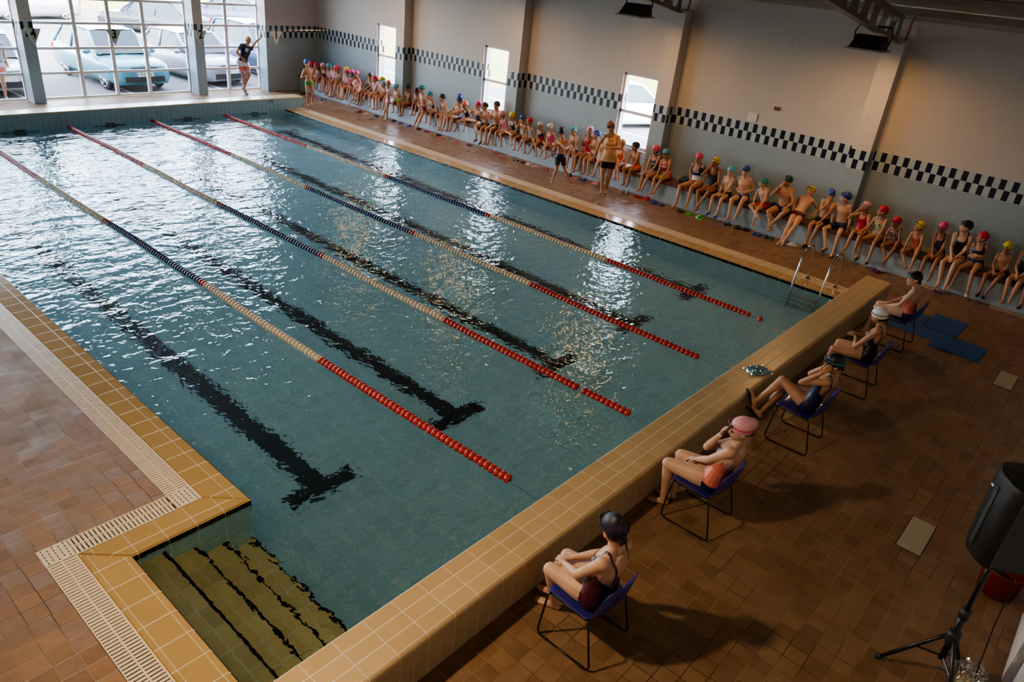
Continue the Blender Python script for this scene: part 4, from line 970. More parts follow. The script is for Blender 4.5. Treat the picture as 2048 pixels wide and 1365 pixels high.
        if kind in ('one', 'tank'):
            legs = leg(.008 * s if kind == 'one' else .12 * s, (.10 if kind == 'one' else .082) * k)
            front = fro > 0
            topf = .74 + .0 * a + np.clip((np.abs(lat) / s - .055) * 1.6, -.03, .12)
            topb = back[0] + np.clip(np.abs(lat) / s * 2.2 - .06, 0, .32) if kind == 'one' else .72 + np.abs(lat) / s
            w_ = np.clip(fro / (.02 * s) * .5 + .5, 0, 1)
            top = (topf * w_ + topb * (1 - w_) - a) * L
            sw, sx_ = straps
            xb = back[1] + (sx_ - back[1]) * np.clip((a - back[0]) / (.97 - back[0]), 0, 1) ** .8
            xs = (sx_ * w_ + xb * (1 - w_)) * s
            strap = sw * s - np.abs(np.abs(lat) - xs); strap = np.minimum(strap, (a - .35) * L)
            if kind == 'tank': strap = .035 * s - np.abs(np.abs(lat) - .085 * s)
            core = np.maximum(top, strap)
            garm = inside(core, legs, neck if kind == 'one' else neck, body, (1.15 - a) * L)
            if kind == 'tank': garm = inside(core, neck, body, (a + .05) * L, (1.15 - a) * L)
            cols = suit[1:]
            if len(cols) == 2 and isinstance(cols[0], str) and isinstance(cols[1], str): cols = ((cols[0], .5), (cols[1], 9))
            if cols and isinstance(cols[0], tuple) and isinstance(cols[0][1], str): cols = cols[:1]
            if len(cols) == 1: pieces.append((garm, cols[0], .004 if kind == 'one' else .010))
            else:
                lo = -9
                for c_, hi in cols: pieces.append((inside(garm, (a - lo) * L, (hi - a) * L), c_, .004)); lo = hi
            if kind == 'tank' and len(suit) > 2: pass
        elif kind == 'side':   # coral body with navy centre and seat
            legs = leg(.008 * s, .10 * k); w_ = np.clip(fro / (.02 * s) * .5 + .5, 0, 1)
            top = ((.74 + np.clip((np.abs(lat) / s - .055) * 1.6, -.03, .12)) * w_ + (back[0] + np.clip(np.abs(lat) / s * 1.2 - .02, 0, .3)) * (1 - w_) - a) * L
            xs = straps[1] * s; strap = np.minimum(straps[0] * s - np.abs(np.abs(lat) - xs), (a - .35) * L)
            g0 = inside(top, legs, neck, body)
            sidep = np.minimum(np.abs(lat) - .055 * s, (.62 - a) * L + .0); sidep = np.minimum(sidep, (a - .02) * L)
            pieces += [(np.minimum(g0, sidep), suit[1], .004), (np.minimum(g0, -sidep), suit[2], .004), (inside(strap, neck, body, np.maximum(-top, -.001), (1.2 - a) * L), suit[3], .005)]
        elif kind in ('brief', 'trunk', 'short'):
            cut, rad, top_, off = {'brief': (.04, .080, .10, .004), 'trunk': (.12, .082, .13, .005), 'short': (.23, .082, .16, .012)}[kind]
            near = .088 * k - np.minimum(*[seg_d(v, hipj[q] + dk[q] * .05 * s, hipj[q] + dk[q] * (cut + .01) * s) for q in (0, 1)])
            g0 = inside(leg(cut * s, rad * k), shins(), arms, hnds, np.maximum((top_ - a) * L, near))
            pieces.append((g0, suit[1], off))
            if len(suit) > 2: pieces[-1] = (np.minimum(g0, (.05 - a) * L), suit[1], off); pieces.append((np.minimum(g0, (a - .05) * L), suit[2], off))
        elif kind == 'bikini':
            pieces += [(inside(leg(.04 * s, .08 * k), body, (.10 - a) * L), suit[1], .004), (inside((a - .60) * L, (.76 - a) * L, body), suit[2], .004)]
        elif kind == 'tee':
            sl = np.minimum(*[seg_d(v, shj[q] + (V3(elbows[q]) - shj[q]) * .75, elbows[q]) - .06 * a_f for q in (0, 1)]); fore = np.minimum(*[seg_d(v, elbows[q], hands[q]) - .06 * a_f for q in (0, 1)])
            pieces += [(inside(sl, fore, hnds, (a + .06) * L, neck, np.linalg.norm(v - H, axis=1) - .125, (1.06 - a) * L), suit[1], .012)]
            lg = inside(leg(.27 * s, .09 * k), shins(), fore, hnds, (.04 - a) * L); ln = np.minimum(*[(v - hipj[q]) @ dk[q] for q in (0, 1)]); z0 = (v - P) @ np.array([0, 0, 1.0])
            pieces += [(np.minimum(lg, z0 + .10 * s), 'white', .015), (inside(lg, -(z0 + .10 * s), z0 + .22 * s), 'coral', .015), (np.minimum(lg, -(z0 + .22 * s)), 'palepink', .015)]
        gv, gf, gm, mats = [], [], [], []
        for sfield, c_, off in pieces:
            if sfield.max() <= 0: continue
            vv, ff = clip_mesh(v + nr * off * (1 if s > .8 else .9), tr, sfield)
            m_ = cloth(*c_) if isinstance(c_, tuple) else cloth(c_)
            if m_ not in mats: mats.append(m_)
            b = len(gv); gv += vv; gf += [tuple(i + b for i in fc) for fc in ff]; gm += [mats.index(m_)] * len(ff)
        if kind == 'tank':   # snug dark shorts beneath
            g0 = inside(leg(.15 * s, .09 * k), shins(), arms, hnds, (.06 - a) * L); vv, ff = clip_mesh(v + nr * .005, tr, g0); mats.append(cloth('black')); b = len(gv)
            sm = bpy.data.meshes.new('shorts'); sm.from_pydata(vv, [], ff); sm.transform(Matrix.Translation(-Vector(base))); kid_of(link('shorts', sm, cloth('black'), smooth=True), root); mats.pop()
        if gv:
            gme = bpy.data.meshes.new('swimsuit'); gme.from_pydata(gv, [], gf); gme.polygons.foreach_set('material_index', gm); gme.transform(Matrix.Translation(-Vector(base)))
            nmg = {'one': 'swimsuit', 'side': 'swimsuit', 'brief': 'swim_briefs', 'trunk': 'swim_trunks', 'short': 'swim_shorts', 'bikini': 'swimsuit', 'tank': 'tank_top', 'tee': 'shirt_and_shorts'}[kind]
            kid_of(link(nmg, gme, mats, smooth=True), root)
    # ---- fingers, rooted in the palms
    bm = bmesh.new(); bm.from_mesh(me)
    if fingers:
        for q, (ha, hd, pn, side, pc, sd) in enumerate(hand_info):
            cu_ = curl[q]
            for j, (o_, ln, st) in enumerate(((.026, .072, .0), (.0085, .080, .004), (-.009, .074, .002), (-.025, .058, -.006))):
                b0 = pc + side * (o_ * -sd * s) + hd * (st + .008) * s; p_ = [b0 - hd * .022 * s]; ang = cu_ * .5; pt = b0
                p_.append(pt)
                for seg_ in (.45, .32, .25):
                    dr = hd * math.cos(ang) + pn * math.sin(ang); pt = pt + dr * ln * seg_ * s; p_.append(pt); ang += cu_ * .75
                tube(bm, p_, [.0088 * s, .0088 * s, .0082 * s, .0074 * s, .0062 * s], 7 if voxel < .009 else 5)
            tb = ha + hd * .022 * s + side * (.024 * -sd * s); t1 = tb + (side * -sd * .7 + hd * .7 + pn * .15) * .032 * s; t2 = t1 + (side * -sd * .25 + hd * .9 + pn * .35) * .03 * s
            tube(bm, [tb - side * (.012 * -sd * s), tb, t1, t2], [.012 * s, .0115 * s, .0098 * s, .0075 * s], 7 if voxel < .009 else 5)
    bmesh.ops.translate(bm, verts=bm.verts[:], vec=-Vector(base)); bm.to_mesh(me); bm.free(); me.materials.clear(); me.name = 'body'
    kid_of(link('body', me, SKIN[skin], smooth=True), root)
    MH = Matrix(((hr[0], hf[0], hup[0], H[0] - Bv[0]), (hr[1], hf[1], hup[1], H[1] - Bv[1]), (hr[2], hf[2], hup[2], H[2] - Bv[2]), (0, 0, 0, 1)))
    def hp(x, y, z): return MH @ Vector((x * q_, y * q_, z * q_))
    R3 = MH.to_3x3()
    # ---- face
    for sd in (-1, 1):
        bm = BM(); ellipsoid(bm, hp(sd * .030, .083, .006), (.0125 * q_, .006 * q_, .0068 * q_), R3, 8, 6); kid_of(obj('eye', bm, M_eye, smooth=True), root)
        bm = BM(); tube(bm, [hp(sd * .014, .091, .022), hp(sd * .030, .090, .027), hp(sd * .046, .080, .021)], .0035 * q_, 5); kid_of(obj('eyebrow', bm, M_brow), root)
    bm = BM(); ellipsoid(bm, hp(0, .084, -.056), (.020 * q_, .005 * q_, .0055 * q_), R3, 8, 6); kid_of(obj('mouth', bm, M_lip, smooth=True), root)
    # ---- cap / hair
    def dome(rx, ry, rz, cutf, nu=28, nv=18, bun_=None, oz=.022, wr_=0.0):
        vs, fs = [], []
        for i in range(nv + 1):
            for j in range(nu):
                a_, b_ = PI * i / nv, 2 * PI * j / nu; p = np.array([math.sin(a_) * math.cos(b_), math.sin(a_) * math.sin(b_), math.cos(a_)])
                m_ = 1 + wr_ * math.sin(b_ * 5 + a_ * 4) * math.sin(a_ * 7)
                if bun_ is not None: m_ += bun_[1] * math.exp(-((p - unit(bun_[0])) ** 2).sum() / .22)
                vs.append(np.array([p[0] * rx, p[1] * ry - .012, p[2] * rz + oz]) * [m_, m_, m_])
        for i in range(nv):
            for j in range(nu): fs += [(i * nu + j, (i + 1) * nu + j, (i + 1) * nu + (j + 1) % nu), (i * nu + j, (i + 1) * nu + (j + 1) % nu, i * nu + (j + 1) % nu)]
        vs = np.array(vs); sf = cutf(vs); vv, ff = clip_mesh(vs, np.array(fs), sf)
        m2 = bpy.data.meshes.new('dome'); m2.from_pydata([tuple(np.array(p) * q_) for p in vv], [], ff); b2 = bmesh.new(); b2.from_mesh(m2); bmesh.ops.remove_doubles(b2, verts=b2.verts[:], dist=1e-5); b2.transform(MH); b2.to_mesh(m2); b2.free(); return m2
    if hair:
        hm, tail = hair
        if cap: m2 = dome(.0785, .0965, .092, lambda p: np.minimum(-(p[:, 1] + .015), .03 - p[:, 2]) if True else 0, oz=.010)
        else: m2 = dome(.086, .108, .102, lambda p: p[:, 2] - np.interp(p[:, 1], [-.1, -.04, .02, .09], [-.075, -.065, -.01, .058]), oz=.018, wr_=.014)
        kid_of(link('hair', m2, {'dark': M_hair, 'fair': M_fair, 'brown': M_brn}[hm], smooth=True), root)
        if tail:
            bm = BM(); n_ = 3
            for t_ in range(n_): tube(bm, [hp((t_ - 1) * .018, -.085, -.025), hp((t_ - 1) * .02, -.092, -.06 - tail * .4), hp((t_ - 1) * .014, -.08, -.07 - tail)], [.016 * q_, .012 * q_, .004 * q_], 6)
            kid_of(obj('hair_lock', bm, {'dark': M_hair, 'fair': M_fair, 'brown': M_brn}[hm], smooth=True), root)
    if cap:
        tilt = .32; cc = capcut if capcut is not None else -.018
        m2 = dome(.083, .102, .0985, lambda p: p[:, 2] - (.004 + tilt * (p[:, 1])) + .012 * np.clip(np.abs(p[:, 0]) / .05 - .8, 0, 1), bun_=bun)
        kid_of(link('swim_cap', m2, cloth(*cap) if isinstance(cap, tuple) else cloth(cap), smooth=True), root)
    if goggles:
        gc, gp = goggles   # colour, 'up' on the cap or 'on' the eyes
        def ringpt(a_, lift): x, y = math.cos(a_), math.sin(a_); return hp(x * .0875, y * .1065 - .012, .018 + tilt_ * (y * .1065) + lift)
        tilt_ = .30; lf = .026 if gp == 'up' else -.014
        bm = BM(); tube(bm, [ringpt(2 * PI * j / 24, lf) for j in range(24)], .0048 * q_, 6, closed=True, flat=.6)
        gl_ = kid_of(obj('goggles', bm, cloth(gc), smooth=True), root)
        for sd in (-1, 1):
            zz = .018 + tilt_ * .09 + lf
            bm = BM(); ellipsoid(bm, hp(sd * .030, .089, zz - .002), (.023 * q_, .010 * q_, .015 * q_), R3, 10, 6); q = obj('lens', bm, M_cglass, smooth=True); q.parent = gl_
    if sandals:
        for q in (0, 1):
            if sandals[q] is None: continue
            an, to = V3(ankles[q]), V3(toes[q]); fd = unit(to - an); kn = V3(knees[q]); cd = unit(an - kn)
            dn = cd - fd * cd.dot(fd); dn = unit(dn); rt = np.cross(fd, dn); c0 = an + dn * .034 * s - fd * .045 * s; ln = np.linalg.norm(to - an) + .065 * s
            footwear(sandals[q][0], sandals[q][1], c0 + fd * ln / 2 + dn * .018, fd, -dn, ln * 1.03, s, sandals[q][2], group=sandals[q][3] if len(sandals[q]) > 3 else None)
    if extra: extra(root, Bv, dict(P=P, N=N, H=H, r=r, f=f, up=up, L=L, hp=hp, R3=R3, q=q_, shj=shj))
    return root

def footwear(label, colour, c, fd, upv, ln, s, kind='flip', group=None):
    """one flip-flop or clog: sole centre c, toe direction fd, upward upv"""
    fd, upv = unit(fd), unit(upv); rt = np.cross(fd, upv)
    t = thing('flip_flop' if kind == 'flip' else 'clog', label, 'sandal', tuple(float(x) for x in c), 0, group)
    M3 = Matrix(((rt[0], fd[0], upv[0]), (rt[1], fd[1], upv[1]), (rt[2], fd[2], upv[2]))).to_4x4()
    w = .045 * s; h = ln / 2
    out = [(w * .62 * math.sin(a), h * math.cos(a)) if math.cos(a) < 0 else (w * math.sin(a), h * math.cos(a)) for a in (2 * PI * k / 18 for k in range(18))]
    out = [(x * (1 - .22 * max(0, min(1, (-.0 - y / h + .4)))) if True else x, y) for x, y in out]
    bm = BM(); prism(bm, out, 'z', -.012, .004); bmfix(bm); bm.transform(M3); kid_of(obj('sole', bm, colour if not isinstance(colour, str) else cloth(colour)), t)
    bm = BM()
    if kind == 'flip':
        for sd in (-1, 1): tube(bm, [(0, h * .58, .004), (sd * w * .5, h * .25, .034 * s), (sd * w * .85, -h * .12, .006)], .0055, 6)
        nm = 'thong_strap'
    else:
        th = [PI * k / 8 for k in range(9)]; R_ = []
        for y_, rr in ((h * .93, .4), (h * .75, .85), (h * .4, 1.0), (h * .05, 1.02)): R_.append([bm.verts.new((w * rr * math.cos(a), y_, .004 + .055 * s * rr * math.sin(a))) for a in th])
        for A, B in zip(R_, R_[1:]):
            for q in range(8): bm.faces.new((A[q], A[q + 1], B[q + 1], B[q]))
        bmfix(bm); nm = 'upper'
    bm.transform(M3); kid_of(obj(nm, bm, colour if not isinstance(colour, str) else cloth(colour), smooth=kind != 'flip'), t)
    return t
# ------------------------------------------------------------------ the five swimmers on chairs, facing the start wall
RX = (1, 0, 0)
person('person in a dark red swimsuit and dark floral cap on a blue chair', (1.005, -1.325, .560), (.985, -1.405, 1.010), (.965, -1.365, 1.185), (.30, .93, -.22),
       [(.905, -.955, .545), (1.115, -.955, .545)], [(1.045, -.955, .085), (1.105, -.865, .125)], [(1.005, -.80, .048), (1.085, -.745, .085)],
       [(.945, -1.045, .640), (1.045, -1.055, .650)], [(.855, -1.215, .720), (1.155, -1.215, .730)], RX, s=.95, fat=1.22, skin='b', voxel=.0065,
       suit=('one', 'maroon'), cap=('black', 'navy'), bun=((0, -.35, .9), .13), hair=('dark', .02), back=(.28, .0), straps=(.0085, .095), curl=(.7, .5), goggles=('black', 'up'),
       palmdir=[((.45, .75, -.25), (.2, .3, -1)), ((-.5, .75, -.2), (-.1, .2, -1))])
person('person in a coral and navy swimsuit and long pink cap, one hand over the nose', (2.935, -1.265, .560), (2.935, -1.395, 1.005), (2.868, -1.395, 1.185), (-.62, .74, -.24),
       [(2.79, -.86, .548), (3.005, -.875, .548)], [(2.855, -.865, .085), (3.0, -.875, .085)], [(2.80, -.735, .048), (2.965, -.735, .048)],
       [(2.895, -1.075, .665), (2.865, -1.235, 1.035)], [(2.815, -1.215, .780), (2.955, -1.115, .800)], RX, s=.95, fat=1.24, skin='b', voxel=.0065,
       suit=('side', 'coral', 'navy', 'palepink'), cap='palepink', hair=('dark', .01), back=(.40, .085), straps=(.006, .10), bun=((0, -.9, .25), .30), goggles=('magenta', 'up'), curl=(.55, .35),
       palmdir=[((.35, .8, -.4), (.2, -.3, -1)), ((-.25, -.25, .9), (.15, -.9, -.2))])
person('person in dark blue swimsuit leaning back, one foot propped on the wall', (5.045, -1.34, .560), (5.015, -1.495, .985), (4.945, -1.475, 1.145), (-.50, .82, -.22),
       [(4.985, -1.00, .705), (5.105, -1.01, .600)], [(4.890, -.815, .365), (5.025, -.86, .175)], [(4.895, -.735, .490), (4.985, -.745, .245)],
       [(4.825, -1.405, 1.025), (5.035, -1.385, 1.035)], [(4.830, -1.245, .845), (5.105, -1.24, .850)], RX, s=.92, fat=1.05, skin='a', voxel=.0065,
       suit=('one', 'navy'), cap='black', hair=('dark', .03), back=(.30, .03), straps=(.0075, .105), goggles=('aqua', 'up'), curl=(.15, .15),
       palmdir=[((.1, -.55, .82), (.95, .1, 0)), ((-.1, -.5, .85), (-.95, .1, 0))],
       sandals=[('black flip-flop worn on the foot propped against the tan wall', 'black', 'flip'), ('black flip-flop worn on the lower foot of the swimmer leaning back', 'black', 'flip')])
person('person in a black swimsuit with grey side stripes and a crinkled white cap', (6.93, -1.37, .550), (6.955, -1.415, .945), (6.915, -1.355, 1.090), (.15, .95, -.30),
       [(6.745, -1.005, .525), (7.02, -.985, .525)], [(6.86, -.915, .090), (7.02, -.90, .095)], [(6.82, -.785, .05), (6.99, -.755, .055)],
       [(6.935, -1.175, .705), (7.045, -1.155, .715)], [(6.745, -1.245, .655), (7.19, -1.225, .665)], RX, s=.88, fat=1.1, skin='a', voxel=.0065,
       suit=('one', 'black'), cap='white', hair=('dark', .02), back=(.32, .06), straps=(.006, .095), bun=((0, -.6, .6), .06), curl=(.8, .8), goggles=('black', 'up'),
       palmdir=[((.75, .45, .05), (.2, .5, -.8)), ((-.7, .5, .1), (-.2, .5, -.8))],
       sandals=[('grey flip-flop on the swimmer with the crinkled white cap', 'khaki', 'flip'), None])
person('person in pink and navy swimsuit and black cap, hands resting on knees', (8.905, -1.325, .550), (8.975, -1.315, .920), (8.940, -1.245, 1.060), (-.62, .78, -.05),
       [(8.79, -.925, .520), (8.99, -.90, .520)], [(8.87, -.86, .09), (9.01, -.85, .09)], [(8.83, -.735, .05), (8.97, -.735, .05)],
       [(8.845, -1.045, .585), (8.935, -1.015, .580)], [(8.80, -1.20, .655), (9.13, -1.165, .665)], RX, s=.88, fat=1.1, skin='b', voxel=.0065,
       suit=('side', 'coral', 'navy', 'palepink'), cap='black', hair=('dark', .03), back=(.40, .085), straps=(.006, .10), goggles=('black', 'up'), curl=(.5, .5),
       palmdir=[((.1, .95, -.35), (0, -.3, -1)), ((-.1, .95, -.3), (0, -.3, -1))])
KIDS = [
('A1',[12.392,18.691],[12.26,18.6,0.881],0.6,[[18.54,0.46],[18.44,0.44]],[[18.49,0.19],[18.38,0.22]],'darkred',None,('one','darkred'),'lap','c','f'),
('A2',[12.401,18.496],[12.26,18.413,0.955],0.62,[[18.37,0.48],[18.24,0.46]],[[18.29,0.19],[18.17,0.2]],'crimson',None,('one','lilac'),'lap','a','f'),
('A3',[12.392,18.256],[12.26,18.187,0.933],0.6,[[18.18,0.47],[18.06,0.48]],[[18.14,0.18],[18.01,0.18]],'magenta',None,('one','palepink'),'lap','a','f'),
('A4',[12.416,17.95],[12.285,17.841,0.978],0.66,[[17.81,0.51],[17.72,0.49]],[[17.77,0.18],[17.66,0.16]],'palepink',None,('one','darkred'),'lap','a','f'),
('A5',[12.421,17.659],[12.332,17.583,1.013],0.67,[[17.6,0.55],[17.46,0.55]],[[17.53,0.23],[17.39,0.18]],'skyblue',None,('one','lilac'),'lap','c','f'),
('A6',[12.426,17.46],[12.35,17.391,1.026],0.68,[[17.43,0.51],[17.31,0.51]],[[17.39,0.18],[17.33,0.19]],'teal',None,('one','palepink'),'lap','a','f'),
('A7',[12.472,17.421],[12.335,17.201,1.015],0.79,[[17.3,0.42],[17.14,0.43]],[[17.17,-0.0],[17.07,0.0]],'pink',None,('one','white'),'side','a','f'),
('A8',[12.416,17.135],[12.306,17.047,0.994],0.66,[[17.03,0.53],[16.89,0.52]],[[16.92,0.18],[16.85,0.2]],'crimson','yellow',('brief','red'),'lap','c','m'),
('A9',[12.456,16.893],[12.361,16.728,1.035],0.75,[[16.86,0.53],[16.72,0.54]],[[16.78,0.19],[16.64,0.21]],'yellow','pink',('one','lilac'),'lap','a','f'),
('A10',[12.434,16.706],[12.29,16.551,0.981],0.7,[[16.67,0.51],[16.59,0.48]],[[16.6,0.19],[16.54,0.18]],'magenta','black',('one','palepink'),'side','a','f'),
('A11',[12.416,16.444],[12.323,16.382,1.006],0.66,[[16.37,0.54],[16.26,0.54]],[[16.41,0.15],[16.3,0.22]],'pink',None,('one','crimson'),'lap','a','f'),
('A12',[12.416,16.177],[12.339,16.18,1.018],0.66,[[16.08,0.58],[15.96,0.56]],[[16.0,0.25],[15.9,0.27]],'magenta',None,('one','pink'),'lap','a','f'),
('A13',[12.3,16.068],[12.26,16.256,0.917],0.63,[[16.03,0.38],[15.83,0.4]],[[16.19,-0.05],[16.06,-0.05]],'royal',None,('trunk','black'),'side','b','m'),
('A14',[12.438,15.674],[12.364,15.529,1.037],0.71,[[15.82,0.46],[15.67,0.46]],[[15.77,0.03],[15.64,0.01]],'black','white',('one','black'),'lap','c','f'),
('A15',[12.417,15.345],[12.325,15.26,1.008],0.66,[[15.53,0.49],[15.28,0.51]],[[15.6,0.02],[15.18,0.16]],'crimson',None,('one','silver'),'lap','a','f'),
('A16',[12.441,15.13],[12.34,14.933,1.019],0.72,[[15.11,0.5],[14.97,0.5]],[[14.98,0.16],[14.86,0.2]],'yellow','teal',('trunk','navy'),'lap','a','m'),
('A17',[12.392,14.861],[12.26,14.776,0.943],0.6,[[14.85,0.5],[14.66,0.49]],[[14.69,0.19],[14.59,0.17]],'skyblue',None,('brief','black'),'lap','a','m'),
('A18',[12.392,14.218],[12.26,14.214,0.955],0.6,[[14.22,0.51],[14.02,0.53]],[[14.07,0.22],[13.92,0.19]],'aqua',None,('short','green'),'lap','b','m'),
('A19',[12.409,13.779],[12.315,13.758,1.0],0.64,[[13.89,0.51],[13.73,0.54]],[[13.78,0.18],[13.69,0.22]],'black','aqua',('brief','darkred'),'reach','c','m'),
('A20',[12.427,13.508],[12.295,13.321,0.985],0.68,[[13.38,0.62],[13.25,0.63]],[[13.27,0.34],[13.15,0.36]],'black',None,('trunk','black'),'lap','c','m'),
('B3',[12.414,12.619],[12.281,12.766,0.975],0.65,[[12.74,0.54],[12.56,0.54]],[[12.65,0.21],[12.47,0.19]],'teal',None,('one','navy','silver'),'lap','b','f'),
('B4',[12.415,12.17],[12.31,12.282,0.996],0.66,[[12.35,0.53],[12.13,0.54]],[[12.27,0.16],[12.1,0.17]],'black',None,('trunk','black'),'lap','a','m'),
('B5',[12.457,11.758],[12.42,11.702,1.095],0.75,[[11.85,0.56],[11.69,0.59]],[[11.79,0.16],[11.66,0.14]],'royal',None,('trunk','navy'),'lap','a','m'),
('B6',[12.478,11.913],[12.328,11.591,1.01],0.8,[[12.1,0.53],[11.97,0.54]],[[12.08,0.18],[11.98,0.14]],'black','silver',('short','green'),'lap','b','m'),
('B7',[12.405,11.288],[12.29,11.362,0.981],0.63,[[11.56,0.51],[11.18,0.62]],[[11.52,0.14],[11.16,0.2]],'coral',None,('one','black'),'mouth','a','f'),
('B8',[12.429,10.951],[12.374,10.943,1.044],0.69,[[11.03,0.66],[10.78,0.57]],[[10.6,0.67],[10.62,0.35]],'magenta',None,('one','navy'),'face','b','f'),
('B9',[12.436,10.655],[12.389,10.71,1.056],0.71,[[10.78,0.44],[10.55,0.44]],[[10.63,0.02],[10.47,0.03]],'khaki',None,('trunk','black'),'clap','a','m'),
('B10',[12.486,10.337],[12.42,10.313,1.149],0.82,[[10.36,0.55],[10.19,0.56]],[[10.31,0.15],[10.22,0.14]],'black','grey',('trunk','black'),'clap','a','m'),
('B11',[12.414,9.864],[12.298,9.989,0.987],0.65,[[10.05,0.5],[9.83,0.51]],[[9.95,0.15],[9.72,0.14]],'palepink',None,('one','pink'),'lap','a','f'),
('B12',[12.415,9.563],[12.317,9.656,1.001],0.65,[[9.7,0.63],[9.5,0.59]],[[9.35,0.56],[9.37,0.34]],'yellow',None,('one','black'),'lap','b','f'),
('B13',[12.414,9.28],[12.331,9.295,1.012],0.65,[[9.33,0.54],[9.09,0.55]],[[9.25,0.16],[9.17,0.14]],'royal','white',('one','silver'),'face','a','f'),
('B14',[12.405,8.978],[12.301,9.026,0.989],0.63,[[9.03,0.49],[8.74,0.51]],[[8.86,0.17],[8.79,0.21]],'crimson',None,('one','silver'),'lap','a','f'),
('B15',[12.397,8.634],[12.276,8.645,0.971],0.61,[[8.63,0.5],[8.38,0.53]],[[8.48,0.13],[8.42,0.22]],'silver','crimson',('one','crimson','navy'),'lap','a','f'),
('B16',[12.405,8.32],[12.303,8.349,0.991],0.63,[[8.33,0.52],[8.06,0.6]],[[8.21,0.18],[8.14,0.24]],'white','crimson',('one','pink'),'lap','b','f'),
('C1',[12.433,7.611],[12.378,7.675,1.048],0.7,[[7.57,0.43],[7.43,0.46]],[[7.52,0.07],[7.36,0.13]],'aqua','black',('short',('black','white')),'lap','a','m'),
('C2',[12.481,7.28],[12.42,7.207,1.136],0.81,[[7.34,0.51],[7.18,0.52]],[[7.29,0.15],[7.16,0.22]],'palepink','pink',('one','crimson'),'clap','c','f'),
('C3',[12.45,6.989],[12.42,7.003,1.086],0.74,[[7.07,0.47],[6.94,0.47]],[[6.99,0.07],[6.87,0.08]],'blue','white',('brief','black'),'clap','a','m'),
('C3c',[12.442,6.807],[12.406,6.781,1.069],0.72,[[6.69,0.54],[6.59,0.54]],[[6.72,0.15],[6.48,0.14]],'skyblue',None,('trunk','aqua'),'lap','b','m'),
('C4',[12.428,6.206],[12.371,6.225,1.043],0.69,[[6.19,0.58],[6.1,0.57]],[[6.06,0.25],[5.99,0.29]],None,None,('one','orange'),'lap','a','f'),
('C5',[12.442,5.772],[12.393,5.869,1.059],0.72,[[5.93,0.53],[5.74,0.53]],[[5.8,0.13],[5.73,0.09]],'black','skyblue',('short','orange'),'reach','c','m'),
('C6',[12.455,5.273],[12.42,5.339,1.091],0.75,[[5.4,0.54],[5.26,0.52]],[[5.38,0.19],[5.3,0.24]],'pink',None,('one','navy'),'lap','a','f'),
('C7',[12.449,4.942],[12.411,5.051,1.073],0.74,[[5.08,0.54],[4.9,0.55]],[[5.06,0.16],[5.0,0.2]],'skyblue','black',('one',('crimson',0.18),('palepink',0.3),('crimson',9)),'lap','a','f'),
('D1',[12.494,4.2],[12.42,4.237,1.163],0.84,[[4.43,0.51],[4.12,0.57]],[[4.39,0.09],[4.12,0.08]],'pink',None,('one',('red',0.22),('white',0.46),('navy',9)),'hip','a','f'),
('D2',[12.496,3.818],[12.42,3.829,1.167],0.85,[[3.96,0.52],[3.7,0.6]],[[3.86,0.14],[3.89,0.15]],'yellow','crimson',('one',('black','darkgreen')),'mouth','c','f'),
('D3',[12.443,3.423],[12.41,3.435,1.072],0.72,[[3.61,0.51],[3.38,0.51]],[[3.57,0.17],[3.39,0.15]],'aqua',None,('trunk','black'),'clasp','b','m'),
('D4',[12.487,3.065],[12.42,3.115,1.149],0.83,[[3.15,0.56],[2.91,0.6]],[[3.11,0.15],[2.97,0.14]],'blue','teal',('trunk','blue'),'belly','b','m'),
('D5',[12.428,2.536],[12.348,2.649,1.025],0.68,[[2.75,0.53],[2.56,0.35]],[[2.43,0.31],[2.55,0.0]],'teal','lime',('short','red'),'lap','b','m'),
('D6',[12.496,2.148],[12.42,2.193,1.165],0.85,[[2.31,0.53],[1.98,0.62]],[[2.15,0.2],[2.26,0.13]],'darkgreen',None,('trunk','black'),'mouth','a','m'),
('D7',[12.33,1.774],[12.68,1.77,1.025],0.82,[[1.78,0.44],[1.66,0.44]],[[1.78,0.08],[1.73,0.08]],'yellow','black',('brief',('navy','darkred')),'back','b','m'),
('D8',[12.474,1.307],[12.42,1.277,1.127],0.79,[[1.41,0.5],[1.26,0.52]],[[1.37,0.04],[1.32,-0.01]],'blue','aqua',('short','black'),'mouth','a','m'),
('D9',[12.485,0.945],[12.42,0.998,1.146],0.82,[[1.14,0.41],[0.83,0.48]],[[0.96,0.06],[0.82,0.05]],'royal','black',('short','navy'),'side','b','m'),
('E2',[12.444,0.537],[12.409,0.593,1.072],0.72,[[0.59,0.61],[0.45,0.59]],[[0.64,0.12],[0.46,0.05]],'palepink','purple',('one','crimson'),'mouth','a','f'),
('E3',[12.446,0.209],[12.415,0.264,1.076],0.73,[[0.44,0.47],[0.16,0.52]],[[0.34,0.09],[0.16,0.08]],'crimson',None,('one',('palepink','green')),'knee','a','f'),
('E4',[12.405,-0.147],[12.282,-0.052,0.975],0.63,[[0.01,0.5],[-0.2,0.49]],[[-0.17,0.2],[-0.1,0.11]],'crimson','purple',('one',('black','palepink')),'knee','c','f'),
('E5',[12.41,-0.497],[12.317,-0.454,1.001],0.64,[[-0.35,0.49],[-0.59,0.52]],[[-0.53,0.21],[-0.59,0.19]],'yellow','black',('one','coral'),'knee','a','f'),
('E6',[12.445,-0.882],[12.409,-0.81,1.071],0.73,[[-0.76,0.46],[-0.95,0.51]],[[-0.77,0.21],[-0.94,0.15]],'pink','grey',('one',('black','purple')),'clasp','c','f'),
('E7',[12.511,-1.204],[12.42,-1.152,1.191],0.88,[[-1.05,0.52],[-1.24,0.55]],[[-1.13,0.1],[-1.24,0.11]],'black','black',('one','black'),'clasp','b','f'),
